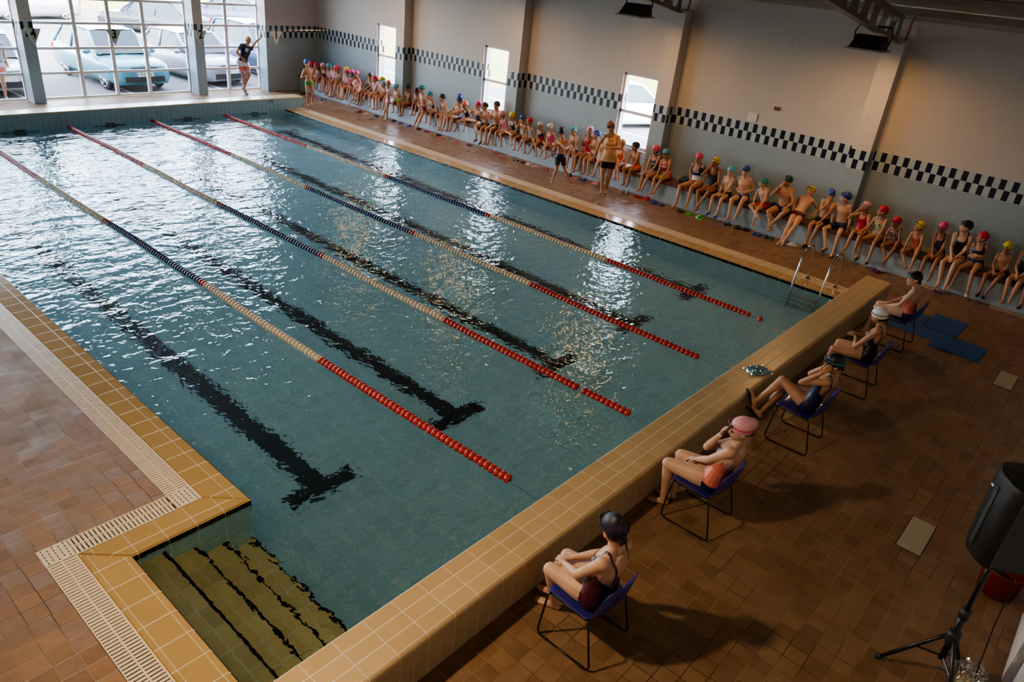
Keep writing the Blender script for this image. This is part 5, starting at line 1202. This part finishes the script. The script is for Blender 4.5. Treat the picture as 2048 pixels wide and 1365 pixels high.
('E8',[12.45,-1.516],[12.42,-1.457,1.082],0.74,[[-1.32,0.42],[-1.56,0.5]],[[-1.32,0.02],[-1.61,0.02]],'crimson',None,('one','navy'),'crossed','a','f'),
('E9',[12.428,-1.952],[12.363,-1.882,1.036],0.69,[[-1.75,0.52],[-1.95,0.52]],[[-1.78,0.14],[-1.86,0.16]],'yellow','white',('trunk','black'),'clasp','c','m'),
('E10',[12.49,-2.246],[12.42,-2.235,1.156],0.83,[[-2.11,0.57],[-2.27,0.55]],[[-2.16,0.18],[-2.25,0.25]],'black',None,('one','black'),'clasp','a','f'),
('E11',[12.408,-2.509],[12.313,-2.537,0.999],0.64,[[-2.38,0.47],[-2.52,0.47]],[[-2.44,0.05],[-2.54,0.05]],'navy',None,('one','navy'),'clasp','a','f'),
]
SHOE_WORN = {'B9': ('black', 'khaki cap'), 'D3': ('blue', 'aqua cap'), 'D9': ('khaki', 'royal'), 'E3': ('khaki', 'floral'), 'E8': ('white', 'navy suit'), 'E9': ('navy', 'yellow'), 'E11': ('black', 'edge'), 'D8': ('black', 'x')}
COLW = {'royal': 'blue', 'skyblue': 'light blue', 'palepink': 'pale pink', 'darkred': 'dark red', 'darkgreen': 'dark green', 'aqua': 'aqua'}
FACEV = {'B9': (-.75, .5, 0), 'B10': (-.9, -.1, 0), 'C2': (-.75, -.6, -.1), 'C3': (-.6, .75, 0), 'C5': (-.5, .8, 0), 'C6': (-.6, .8, 0), 'C7': (-1, 0, -.2), 'D1': (-.95, .1, -.1), 'D2': (-.9, .3, 0), 'D3': (-.95, 0, -.1), 'D4': (-.95, -.1, -.15), 'D5': (-.6, .8, -.1), 'D6': (-.8, .5, -.1), 'D7': (-.9, .1, .25), 'D8': (-.8, -.5, -.2), 'D9': (-.45, .85, 0), 'E2': (-.6, .75, 0), 'E3': (-.6, .75, 0), 'E4': (-.6, .7, -.25), 'E5': (-.6, .8, .1), 'E6': (-.9, .3, -.5), 'E7': (-.55, .8, 0), 'E8': (-.6, .8, 0), 'E9': (-.9, .2, -.45), 'B7': (-.9, .2, -.2), 'B14': (-.95, 0, -.1), 'B15': (-.9, .1, -.5), 'B16': (-.9, .1, -.5), 'B11': (-.7, .6, -.1), 'C1': (-.95, .1, -.15), 'A13': (-.9, .2, -.4), 'A14': (-.8, -.5, -.1), 'A15': (-.85, .3, -.1)}
def capword(c): return 'bare-headed' if c is None else COLW.get(c, c) + '-capped'
def suitword(st, sx):
    c = st[1][0] if isinstance(st[1], tuple) else st[1]; c = COLW.get(c, c); c = {'one': c + ' swimsuit', 'brief': c + ' swim briefs', 'trunk': c + ' swim trunks', 'short': c + ' swim shorts'}[st[0]]
    if isinstance(st[1], tuple) and isinstance(st[1][1], str): c = 'patterned ' + c
    return c
def logo(text, size, a):
    def ex(root, B, d):
        P, r, f, up, L, s = d['P'], d['r'], d['f'], d['up'], d['L'], 1
        c = P + up * (a * L) + f * .098 - B
        M = Matrix(((-r[0] * -1, up[0], f[0], c[0]), (r[1], up[1], f[1], c[1]), (r[2], up[2], f[2], c[2]), (0, 0, 0, 1)))
        M = Matrix(((-r[0], up[0], f[0], c[0]), (-r[1], up[1], f[1], c[1]), (-r[2], up[2], f[2], c[2]), (0, 0, 0, 1)))
        q = text_mesh('chest_lettering', text, size, cloth('white'), M, ext=.004, bold=.002); q.parent = root
    return ex
def seated(row, left, right_):
    (kid, Pxy, Hc, s, kn, ft, cap, gog, suit, arms, sk, sx) = row
    older = kid[0] in 'DE'
    P = V3((Pxy[0], Pxy[1], SEAT + .088 * s)); H = V3(Hc); q = s ** .35
    fat = {'D6': 1.28, 'D1': 1.12, 'D4': 1.12, 'E8': 1.1, 'D7': 1.05}.get(kid, 1.0)
    up0 = unit(H - P); N = H - unit(up0 * .6 + V3((-.25 if kid != 'D7' else .1, 0, .8))) * .146 * q
    dirn = V3((-1, 0, 0)); ry = V3((0, 1, 0))
    KN = []; AN = []; TO = []
    for j in (0, 1):     # 0: image-left limb (larger y) = the child's right
        y, z = kn[j]; z = max(SEAT + .02 * s, min(z, .68)) if kid not in ('D7', 'A13') and z > SEAT else (max(z, SEAT - .005) if kid not in ('D7', 'A13') else z)
        hj = P + ry * (.078 * s * (1 if j == 0 else -1))
        dy = y - hj[1]; L1 = .42 * s; dy = max(-.85 * L1, min(.85 * L1, dy)); dz = max(-.8 * L1, min(.5 * L1, z - hj[2])); dx = math.sqrt(max(L1 * L1 - dy * dy - dz * dz, .04 * L1 * L1)); k_ = hj + V3((-dx, dy, dz)); KN.append(k_)
        y, z = ft[j]; z = max(z, DZ + .055); t = V3((12.09 if kid not in ('D7',) else 11.80, y, z + .02)); d = t - k_; L2 = .40 * s; n_ = np.linalg.norm(d); d = unit(d) * max(L2 * .9, min(n_, L2 * 1.12)); a_ = k_ + d; a_[2] = max(a_[2], DZ + .062 * s + .02)
        if kid not in ('B8', 'B12', 'D5', 'B2'): a_[0] = min(a_[0], 12.17)
        AN.append(a_)
        fl = a_[2] < DZ + .12; td = unit(V3((-.95, .0, -.25 if not fl else -.02)) + .35 * unit(V3((0, -d[1] * 0, 0)) + V3((0, .01, 0))) * 0 + V3((0, (.25 if j == 0 else -.1), -.15 if not fl else 0)))
        to_ = a_ + td * .145 * s; to_[2] = max(to_[2], DZ + .022) if not fl else DZ + .022 + .006; TO.append(to_)
    KN.reverse(); AN.reverse(); TO.reverse()        # person() wants left first
    hips = [P - ry * .08 * s, P + ry * .08 * s]; up = unit(N - P); sh = [N - ry * .150 * s - up * .045 * s, N + ry * .150 * s - up * .045 * s]
    l1, l2 = .285 * s, .25 * s; W = []; cu_ = [.5, .5]; pd = [None, None]; rn = random.Random(kid)
    fdir = unit(V3(FACEV.get(kid, (-.9, rn.uniform(-.5, .8), rn.uniform(-.35, 0)))))
    mid = (KN[0] + KN[1]) / 2
    for j in (0, 1):
        sg = -1 if j == 0 else 1
        th = hips[j] + (KN[j] - hips[j]) * .80 + V3((0, -sg * .012, .075 * s)); mode = arms
        if arms == 'mouth' : mode = 'mouthhand' if j == 1 else 'lap'
        if arms == 'hip': mode = 'hiphand'
        if mode == 'lap': w_ = th if kid not in ('D5',) else th; pd[j] = (unit(KN[j] - hips[j]) + V3((0, -sg * .35, -.15)), (0, 0, -1))
        elif mode in ('knee', 'reach'): w_ = hips[j] + (KN[j] - hips[j]) * .95 + V3((0, 0, .07 * s)); pd[j] = (unit(AN[j] - KN[j]) * .6 + unit(KN[j] - hips[j]), (.3, 0, -1))
        elif mode == 'side': w_ = V3((P[0] - .06, P[1] + sg * .21 * s, SEAT + .05 * s)); pd[j] = ((-.8, 0, -.5), (0, 0, -1))
        elif mode == 'mouthhand': w_ = H + fdir * .12 * q + V3((-.02, sg * .03, -.13 * q)); pd[j] = (H + fdir * .10 * q + V3((0, 0, -.03)) - w_, -fdir)
        elif mode == 'face': w_ = H + fdir * .13 * q + V3((-.02, sg * .05, -.10 * q)); pd[j] = (V3((0, 0, 1)) + fdir * .1, -fdir)
        elif mode == 'clap': w_ = N + dirn * .24 * s + ry * sg * .06 * s - up * .20 * s; pd[j] = ((-.5, -sg * .5, .6), (0, -sg, 0))
        elif mode == 'clasp': w_ = hips[j] * .35 + KN[j] * .65 + V3((-.0, -sg * .07 * s, .075 * s)); pd[j] = (mid + V3((-.03, 0, .04)) - w_, (0, -sg * .5, -.6)); cu_[j] = .9
        elif mode == 'belly': w_ = P + up * .16 * s + dirn * .13 * s + ry * sg * .11 * s; pd[j] = ((-.2, -sg, -.1), (1, 0, 0))
        elif mode == 'crossed': w_ = P + up * (.23 + .03 * sg) * s + dirn * .17 * s - ry * sg * .02 * s; pd[j] = ((0, -sg, .1), (1, 0, 0))
        elif mode == 'hiphand': w_ = P + up * .10 * s + ry * sg * .19 * s + dirn * .02; pd[j] = ((-.6, -sg * .4, -.5), (0, -sg, 0))
        elif mode == 'back': w_ = V3((P[0] + .26, P[1] + sg * .22, SEAT + .04)); pd[j] = ((.7, sg * .3, -.3), (0, 0, -1))
        W.append(w_)
    EL = []
    for j in (0, 1):
        sg = -1 if j == 0 else 1
        hint = V3((.6, sg * .45, -.6)) if arms not in ('mouth', 'face') else V3((-.1, sg * .6, -1.0))
        e, w_ = two_bone(sh[j], W[j], l1, l2, hint); EL.append(e); W[j] = w_
        if pd[j] is not None: pd[j] = (unit(pd[j][0]), V3(pd[j][1]))
    cw, sw = capword(cap), suitword(suit, sx)
    lab = 'seated %s child in %s, between %s and %s neighbours' % (cw, sw, left, right_)
    ex = {'D1': logo('FILA', .075, .66), 'C7': logo('FILA', .065, .60), 'C6': logo('LZ', .06, .55)}.get(kid)
    return person(lab, P, N, H, fdir, KN, AN, TO, W, EL, ry, s=s, fat=fat, skin=sk, voxel=.0115 if not older else .0105, suit=suit, cap=cap, goggles=(gog if gog in COL else 'black', 'on' if kid in ('C7',) else 'up') if gog else None,
           hair=(('dark', 0) if cap and sx == 'f' else ('fair', .05) if not cap else None), sex='f' if sx == 'f' else 'm', curl=cu_, palmdir=pd, group='children sitting in a row on the long bench', back=(.45, .0 if sx == 'f' else 0), straps=(.013, .09), extra=ex,
           sandals=[('%s sandal worn by the %s child in %s' % (COLW.get(SHOE_WORN[kid][0], SHOE_WORN[kid][0]), cw, sw), SHOE_WORN[kid][0], 'flip', 'worn sandals of ' + kid) for _ in (0, 1)] if kid in SHOE_WORN else None)
for i, row in enumerate(KIDS):
    l_ = capword(KIDS[i - 1][6]) if i else 'corner'; r_ = capword(KIDS[i + 1][6]) if i + 1 < len(KIDS) else 'no'
    seated(row, l_, r_)

# ------------------------------------------------------------------ people standing and walking
person('boy in blue cap and bright green patterned briefs walking near the far corner', (10.98, 16.72, .715), (10.97, 16.74, 1.11), (10.93, 16.74, 1.27), (-.35, -.9, -.2), [(11.06, 16.62, .42), (10.90, 16.70, .41)], [(11.12, 16.78, .10), (10.93, 16.72, .095)], [(11.08, 16.66, .055), (10.88, 16.61, .055)],
       [(11.18, 16.60, .90), (10.83, 16.58, .92)], [(11.23, 16.80, .86), (10.72, 16.74, .86)], (-.93, .3, 0), s=.76, skin='a', suit=('brief', ('green', 'navy')), cap='blue', sex='m', voxel=.011)
person('girl in coral cap and pale two-piece swimsuit standing before the bench', (11.95, 14.2, .60), (11.98, 14.2, .905), (11.95, 14.19, 1.065), (-.7, -.5, -.2), [(11.88, 14.14, .335), (11.94, 14.27, .335)], [(11.90, 14.15, .09), (11.86, 14.28, .095)], [(11.80, 14.10, .052), (11.77, 14.27, .052)],
       [(11.86, 14.16, .86), (11.86, 14.27, .84)], [(11.94, 14.02, .76), (11.92, 14.38, .76)], (0.3, .95, 0), s=.64, skin='a', suit=('bikini', 'palepink', 'pink'), cap='coral', sex='f', voxel=.0115)
person('boy in teal cap and dark briefs leaning against the bench edge', (12.06, 12.78, .64), (12.06, 12.80, .99), (11.98, 12.80, 1.155), (-.8, .2, -.1), [(11.93, 12.72, .36), (11.93, 12.86, .36)], [(11.80, 12.74, .095), (11.80, 12.88, .10)], [(11.69, 12.72, .052), (11.69, 12.90, .052)],
       [(11.93, 12.76, .70), (11.93, 12.84, .71)], [(12.05, 12.60, .74), (12.05, 12.99, .74)], (0, 1, 0), s=.68, skin='a', suit=('brief', 'darkred'), cap='teal', goggles=('black', 'up'), sex='m', voxel=.0115, palmdir=[((-.2, .8, -.2), (1, 0, 0)), ((-.2, -.8, -.2), (1, 0, 0))])
person('boy in navy cap and navy swim shorts walking past the seated children', (11.10, 7.02, .69), (11.14, 7.06, 1.075), (11.13, 7.10, 1.235), (.85, .5, -.05), [(11.02, 7.02, .385), (11.20, 6.93, .41)], [(10.99, 7.09, .10), (11.30, 6.80, .17)], [(11.06, 7.17, .055), (11.37, 6.79, .07)],
       [(11.15, 6.88, .93), (10.99, 7.20, .75)], [(11.0, 6.84, .92), (10.92, 7.20, .90)], (.45, -.89, 0), s=.76, skin='a', suit=('short', 'navy'), cap='navy', goggles=('blue', 'up'), sex='m', voxel=.011)
def whistle(root, B, d):
    N, P, f, r, up = d['N'] - B, d['P'] - B, d['f'], d['r'], d['up']
    bm = BM(); c = N - up * .30 + f * .135
    tube(bm, [N + r * .06 - f * .02 + up * .01, N + r * .062 + f * .07 - up * .05, c, N - r * .062 + f * .07 - up * .05, N - r * .06 - f * .02 + up * .01], .004, 6); kid_of(obj('whistle_cord', bm, M_blk), root)
    bm = BM(); tube(bm, [c, c - up * .03], .010, 8); kid_of(obj('whistle', bm, M_steel), root)
    bm = BM(); hp, q = d['hp'], d['q']
    for sd in (-1, 1): ellipsoid(bm, hp(sd * .033, .092, .006), (.026 * q, .008 * q, .018 * q), d['R3'], 10, 6); tube(bm, [hp(sd * .058, .085, .01), hp(sd * .080, 0, .008)], .003, 5)
    tube(bm, [hp(-.012, .10, .008), hp(.012, .10, .008)], .003, 5); kid_of(obj('sunglasses', bm, M_cglass), root)
person('swim teacher in a peach tank top and black shorts with a whistle', (11.56, 6.0, .80), (11.60, 6.04, 1.36), (11.56, 6.07, 1.53), (-.55, -.35, -.05), [(11.60, 5.93, .47), (11.52, 6.07, .46)], [(11.60, 5.97, .115), (11.52, 6.03, .11)], [(11.50, 5.88, .058), (11.40, 5.97, .055)],
       [(11.42, 5.94, 1.10), (11.42, 6.30, .86)], [(11.58, 5.76, 1.12), (11.52, 6.29, 1.10)], (-.45, .89, 0), s=.98, fat=1.12, hs=1.07, skin='a', suit=('tank', 'peach'), hair=('brown', .03), sex='f', voxel=.0085, extra=whistle, palmdir=[((-.3, .9, 0), (.8, 0, -.2)), None])
def print_patch(root, B, d):
    c = d['P'] + d['up'] * .72 * d['L'] + d['f'] * .122 - B; r, up, f = d['r'], d['up'], d['f']
    M = Matrix(((-r[0], up[0], f[0], c[0]), (-r[1], up[1], f[1], c[1]), (-r[2], up[2], f[2], c[2]), (0, 0, 0, 1))); bm = BM()
    for i, w_ in enumerate((.07, .09, .06, .085)): box(bm, -w_ / 2 - .01, w_ / 2, .05 - i * .028, .07 - i * .028, -.01, .012, M)
    kid_of(obj('chest_print', bm, cloth('white')), root)
person('bald man in navy T-shirt and striped shorts leaning against the window corner', (10.05, 18.86, .98), (10.24, 18.88, 1.465), (10.27, 18.82, 1.63), (.15, -.85, -.5), [(10.17, 18.72, .62), (10.02, 18.80, .60)], [(10.02, 18.82, .24), (10.08, 18.86, .125)], [(10.06, 18.68, .16), (10.10, 18.70, .07)],
       [(10.78, 18.93, 1.69), (10.02, 18.75, 1.10)], [(10.56, 18.90, 1.56), (9.86, 18.82, 1.30)], (-.98, .15, 0), s=.98, fat=1.05, skin='a', suit=('tee', 'navy'), sex='m', voxel=.010, extra=print_patch, palmdir=[((.4, .3, .8), (.6, .8, 0)), ((.5, -.1, -.6), (.3, .9, 0))],
       sandals=[('black flip-flop on the raised foot of the leaning man', 'black', 'flip'), ('black flip-flop on the standing foot of the leaning man', 'black', 'flip')])
person('man in dark shirt and shorts standing outside beyond the glazing', (3.80, 20.0, .92), (3.80, 20.0, 1.43), (3.72, 19.98, 1.62), (-.3, -1, -.1), [(3.82, 19.98, .48), (3.62, 19.98, .48)], [(3.83, 20.01, .07), (3.61, 20.01, .07)], [(3.84, 19.87, .0), (3.60, 19.87, .0)],
       [(3.98, 19.93, .95), (3.46, 19.93, .95)], [(3.99, 20.03, 1.18), (3.45, 20.03, 1.18)], (-1, 0, 0), s=1.0, fat=1.05, skin='a', suit=('tee', 'grey'), sex='m', voxel=.012, hair=('dark', 0), base=(3.80, 20.0, -.03))

# ------------------------------------------------------------------ footwear and small things left on the floor
GRP = {}
def pair(colour, kind, xy, heading, size, where, both=True, spread=.10):
    """colour, kind, centre (x, y), heading angle of the toes"""
    word = COLW.get(colour, colour); nm = {'flip': 'flip-flop', 'clog': 'clog'}[kind]
    lab = '%s %s lying on the floor %s' % (word, nm, where)
    rn = random.Random(where)
    for j in ((-1, 1) if both else (0,)):
        a = heading + (rn.uniform(-.35, .35) if j else 0); x, y = xy[0] - math.sin(heading) * j * spread / 2 * 1.0, xy[1] + math.cos(heading) * j * spread / 2
        if x > 12.15: x = 12.12
        footwear(lab, colour, (x, y, DZ + .012), (math.cos(a), math.sin(a), 0), (0, 0, 1), .235 * size, size, kind, group=('pair of %s shoes %s' % (word, where)) if both else None)
FLOOR = [
(11.87, 18.36, 'black', 'clog', 'near the far corner'),
(11.92, 18.13, 'pink', 'flip', 'second from the far corner'),
(11.96, 17.93, 'crimson', 'flip', 'below the corner children'),
(11.92, 17.69, 'lilac', 'flip', 'beside the green-briefed boy'),
(11.9, 17.29, 'teal', 'clog', 'behind the green-briefed boy'),
(11.65, 17.01, 'palepink', 'flip', 'in front of the teal clogs'),
(11.84, 15.4, 'darkred', 'clog', 'below the white-trimmed black cap'),
(11.91, 15.09, 'white', 'flip', 'beside the dark red clogs'),
(11.96, 14.73, 'blue', 'clog', 'left of the girl in two-piece'),
(11.53, 14.43, 'khaki', 'flip', 'out on the deck by the blue clogs'),
(11.99, 13.99, 'navy', 'clog', 'right of the girl in two-piece'),
(11.99, 13.63, 'blue', 'flip', 'before the boy in green shorts'),
(11.98, 13.24, 'blue', 'clog', 'beside the leaning boy'),
(12.01, 12.87, 'navy', 'flip', 'at the heels of the leaning boy'),
(12.03, 12.54, 'magenta', 'flip', 'under the teal-capped child'),
(11.91, 12.13, 'yellow', 'flip', 'under the black-capped boy'),
(12.0, 12.03, 'black', 'flip', 'beside the yellow pair'),
(11.85, 11.75, 'coral', 'flip', 'in front of the black pair'),
(11.89, 11.24, 'coral', 'flip', 'below the coral-capped girl'),
(11.99, 10.8, 'purple', 'flip', 'out before the chin-resting girl'),
(12.05, 9.85, 'magenta', 'flip', 'below the pale pink cap'),
(11.84, 9.43, 'pink', 'flip', 'farther out from the bench than its neighbours'),
(11.93, 9.04, 'black', 'flip', 'below the blue and white cap'),
(11.95, 8.81, 'khaki', 'flip', 'below the silver frilled child'),
(11.97, 8.63, 'white', 'flip', 'beside the khaki pair'),
(11.91, 8.37, 'palepink', 'flip', 'below the white cap'),
(11.97, 8.07, 'crimson', 'flip', 'behind the walking boy'),
(12.02, 7.35, 'black', 'clog', 'ahead of the walking boy'),
(12.01, 7.15, 'palepink', 'flip', 'under the clapping girl in crimson'),
(11.98, 6.92, 'blue', 'clog', 'under the clapping boy'),
(12.1, 6.6, 'palepink', 'clog', 'behind the teacher'),
(12.1, 5.73, 'grey', 'clog', 'under the boy in orange shorts'),
(12.05, 5.35, 'red', 'flip', 'under the girl in navy'),
(12.08, 5.17, 'crimson', 'clog', 'beside the red pair'),
(11.96, 4.9, 'royal', 'clog', 'under the red suited girl'),
(11.99, 4.7, 'blue', 'flip', 'last before the gap on the bench'),
(11.98, 4.17, 'khaki', 'flip', 'under the girl in the tricolour suit'),
(11.99, 3.98, 'green', 'flip', 'beside the khaki pair by the tricolour suit'),
(11.91, 3.66, 'green', 'clog', 'under the yellow-capped girl'),
(12.05, 3.1, 'navy', 'clog', 'under the blue patterned cap'),
(12.03, 2.81, 'black', 'clog', 'beyond the navy clogs'),
(12.06, 2.66, 'black', 'flip', 'left of the boy in red shorts'),
(12.0, 2.36, 'blue', 'clog', 'right of the boy in red shorts'),
(12.03, 2.1, 'darkgreen', 'clog', 'under the dark green cap'),
(12.1, 1.63, 'white', 'flip', 'beside the boy leaning back'),
(12.05, -0.08, 'purple', 'clog', 'under the floral suited child'),
(11.97, -1.18, 'purple', 'flip', 'on the slotted drain'),
]
for i, (x, y, col, kd, wh) in enumerate(FLOOR):
    rn = random.Random(i); pair(col, kd, (x, y), rn.choice((PI, PI + .5, PI - .6, PI / 2, -PI / 2 + .3)), .72 if y > 7.5 else .85, wh)
# ------------------------------------------------------------------ light
wd = bpy.data.worlds.new('sky'); sc.world = wd; wd.use_nodes = True
nt = wd.node_tree; nt.nodes.clear()
o_ = nt.nodes.new('ShaderNodeOutputWorld'); b_ = nt.nodes.new('ShaderNodeBackground'); s_ = nt.nodes.new('ShaderNodeTexSky')
s_.sky_type = 'NISHITA'; s_.sun_disc = False; s_.sun_elevation = math.radians(48); s_.sun_rotation = math.radians(200); s_.dust_density = 2.0
h_ = nt.nodes.new('ShaderNodeHueSaturation'); h_.inputs['Saturation'].default_value = .55; nt.links.new(s_.outputs[0], h_.inputs['Color']); nt.links.new(h_.outputs[0], b_.inputs[0]); b_.inputs[1].default_value = SKY; nt.links.new(b_.outputs[0], o_.inputs[0])
def lamp(kind, name, loc, energy, color, **kw):
    l = bpy.data.lights.new(name, kind); l.energy = energy; l.color = color
    for k, v in kw.items(): setattr(l, k, v)
    o = bpy.data.objects.new(name, l); C.objects.link(o); o.location = loc; return o
def aim(o, d): o.rotation_euler = Vector(d).to_track_quat('-Z', 'Y').to_euler()
sun = lamp('SUN', 'sun', (0, 0, 20), SUN, (1, .95, .87), angle=.01); aim(sun, (.35, .62, -.85))
# portals that steer sky light through the glazing
for (x, y, z, sx, sz, d) in ((6.8, YG + .25, 2.2, 8.6, 4.3, (0, -1, 0)), (0, YG + .25, 2.2, 9, 4.3, (0, -1, 0)), (XW + .28, 6.36, 1.7, 1.0, 1.7, (-1, 0, 0)), (XW + .28, 10.96, 1.66, .92, 1.7, (-1, 0, 0)), (XW + .28, 15.5, 1.65, .92, 1.7, (-1, 0, 0))):
    a = lamp('AREA', 'window_portal', (x, y, z), 1, (1, 1, 1), shape='RECTANGLE', size=sx, size_y=sz); a.data.cycles.is_portal = True
    a.rotation_euler = Vector(d).to_track_quat('-Z', 'Z').to_euler()
# warm halogen flood, and a second unseen lamp added to warm the left deck
for (x, y, z, d, e) in ((-1.7, .7, 4.15, (.65, -.30, -1), FLOOD), (-1.9, 5.4, 4.15, (.15, -.1, -1), FLOOD * .35)):
    a = lamp('SPOT', 'flood_and_fill_lamp', (x, y, z), e, (1, .75, .50), spot_size=2.5, spot_blend=.9, shadow_soft_size=.10); aim(a, d)
sc.view_settings.view_transform = 'AgX'; sc.view_settings.look = 'AgX - Medium High Contrast'; sc.view_settings.exposure = EXPO
sc.cycles.max_bounces = 10; sc.cycles.diffuse_bounces = 4; sc.cycles.glossy_bounces = 4; sc.cycles.transmission_bounces = 8; sc.cycles.transparent_max_bounces = 12
sc.cycles.sample_clamp_indirect = 6.0; sc.cycles.blur_glossy = .3
sc.cycles.use_denoising = True
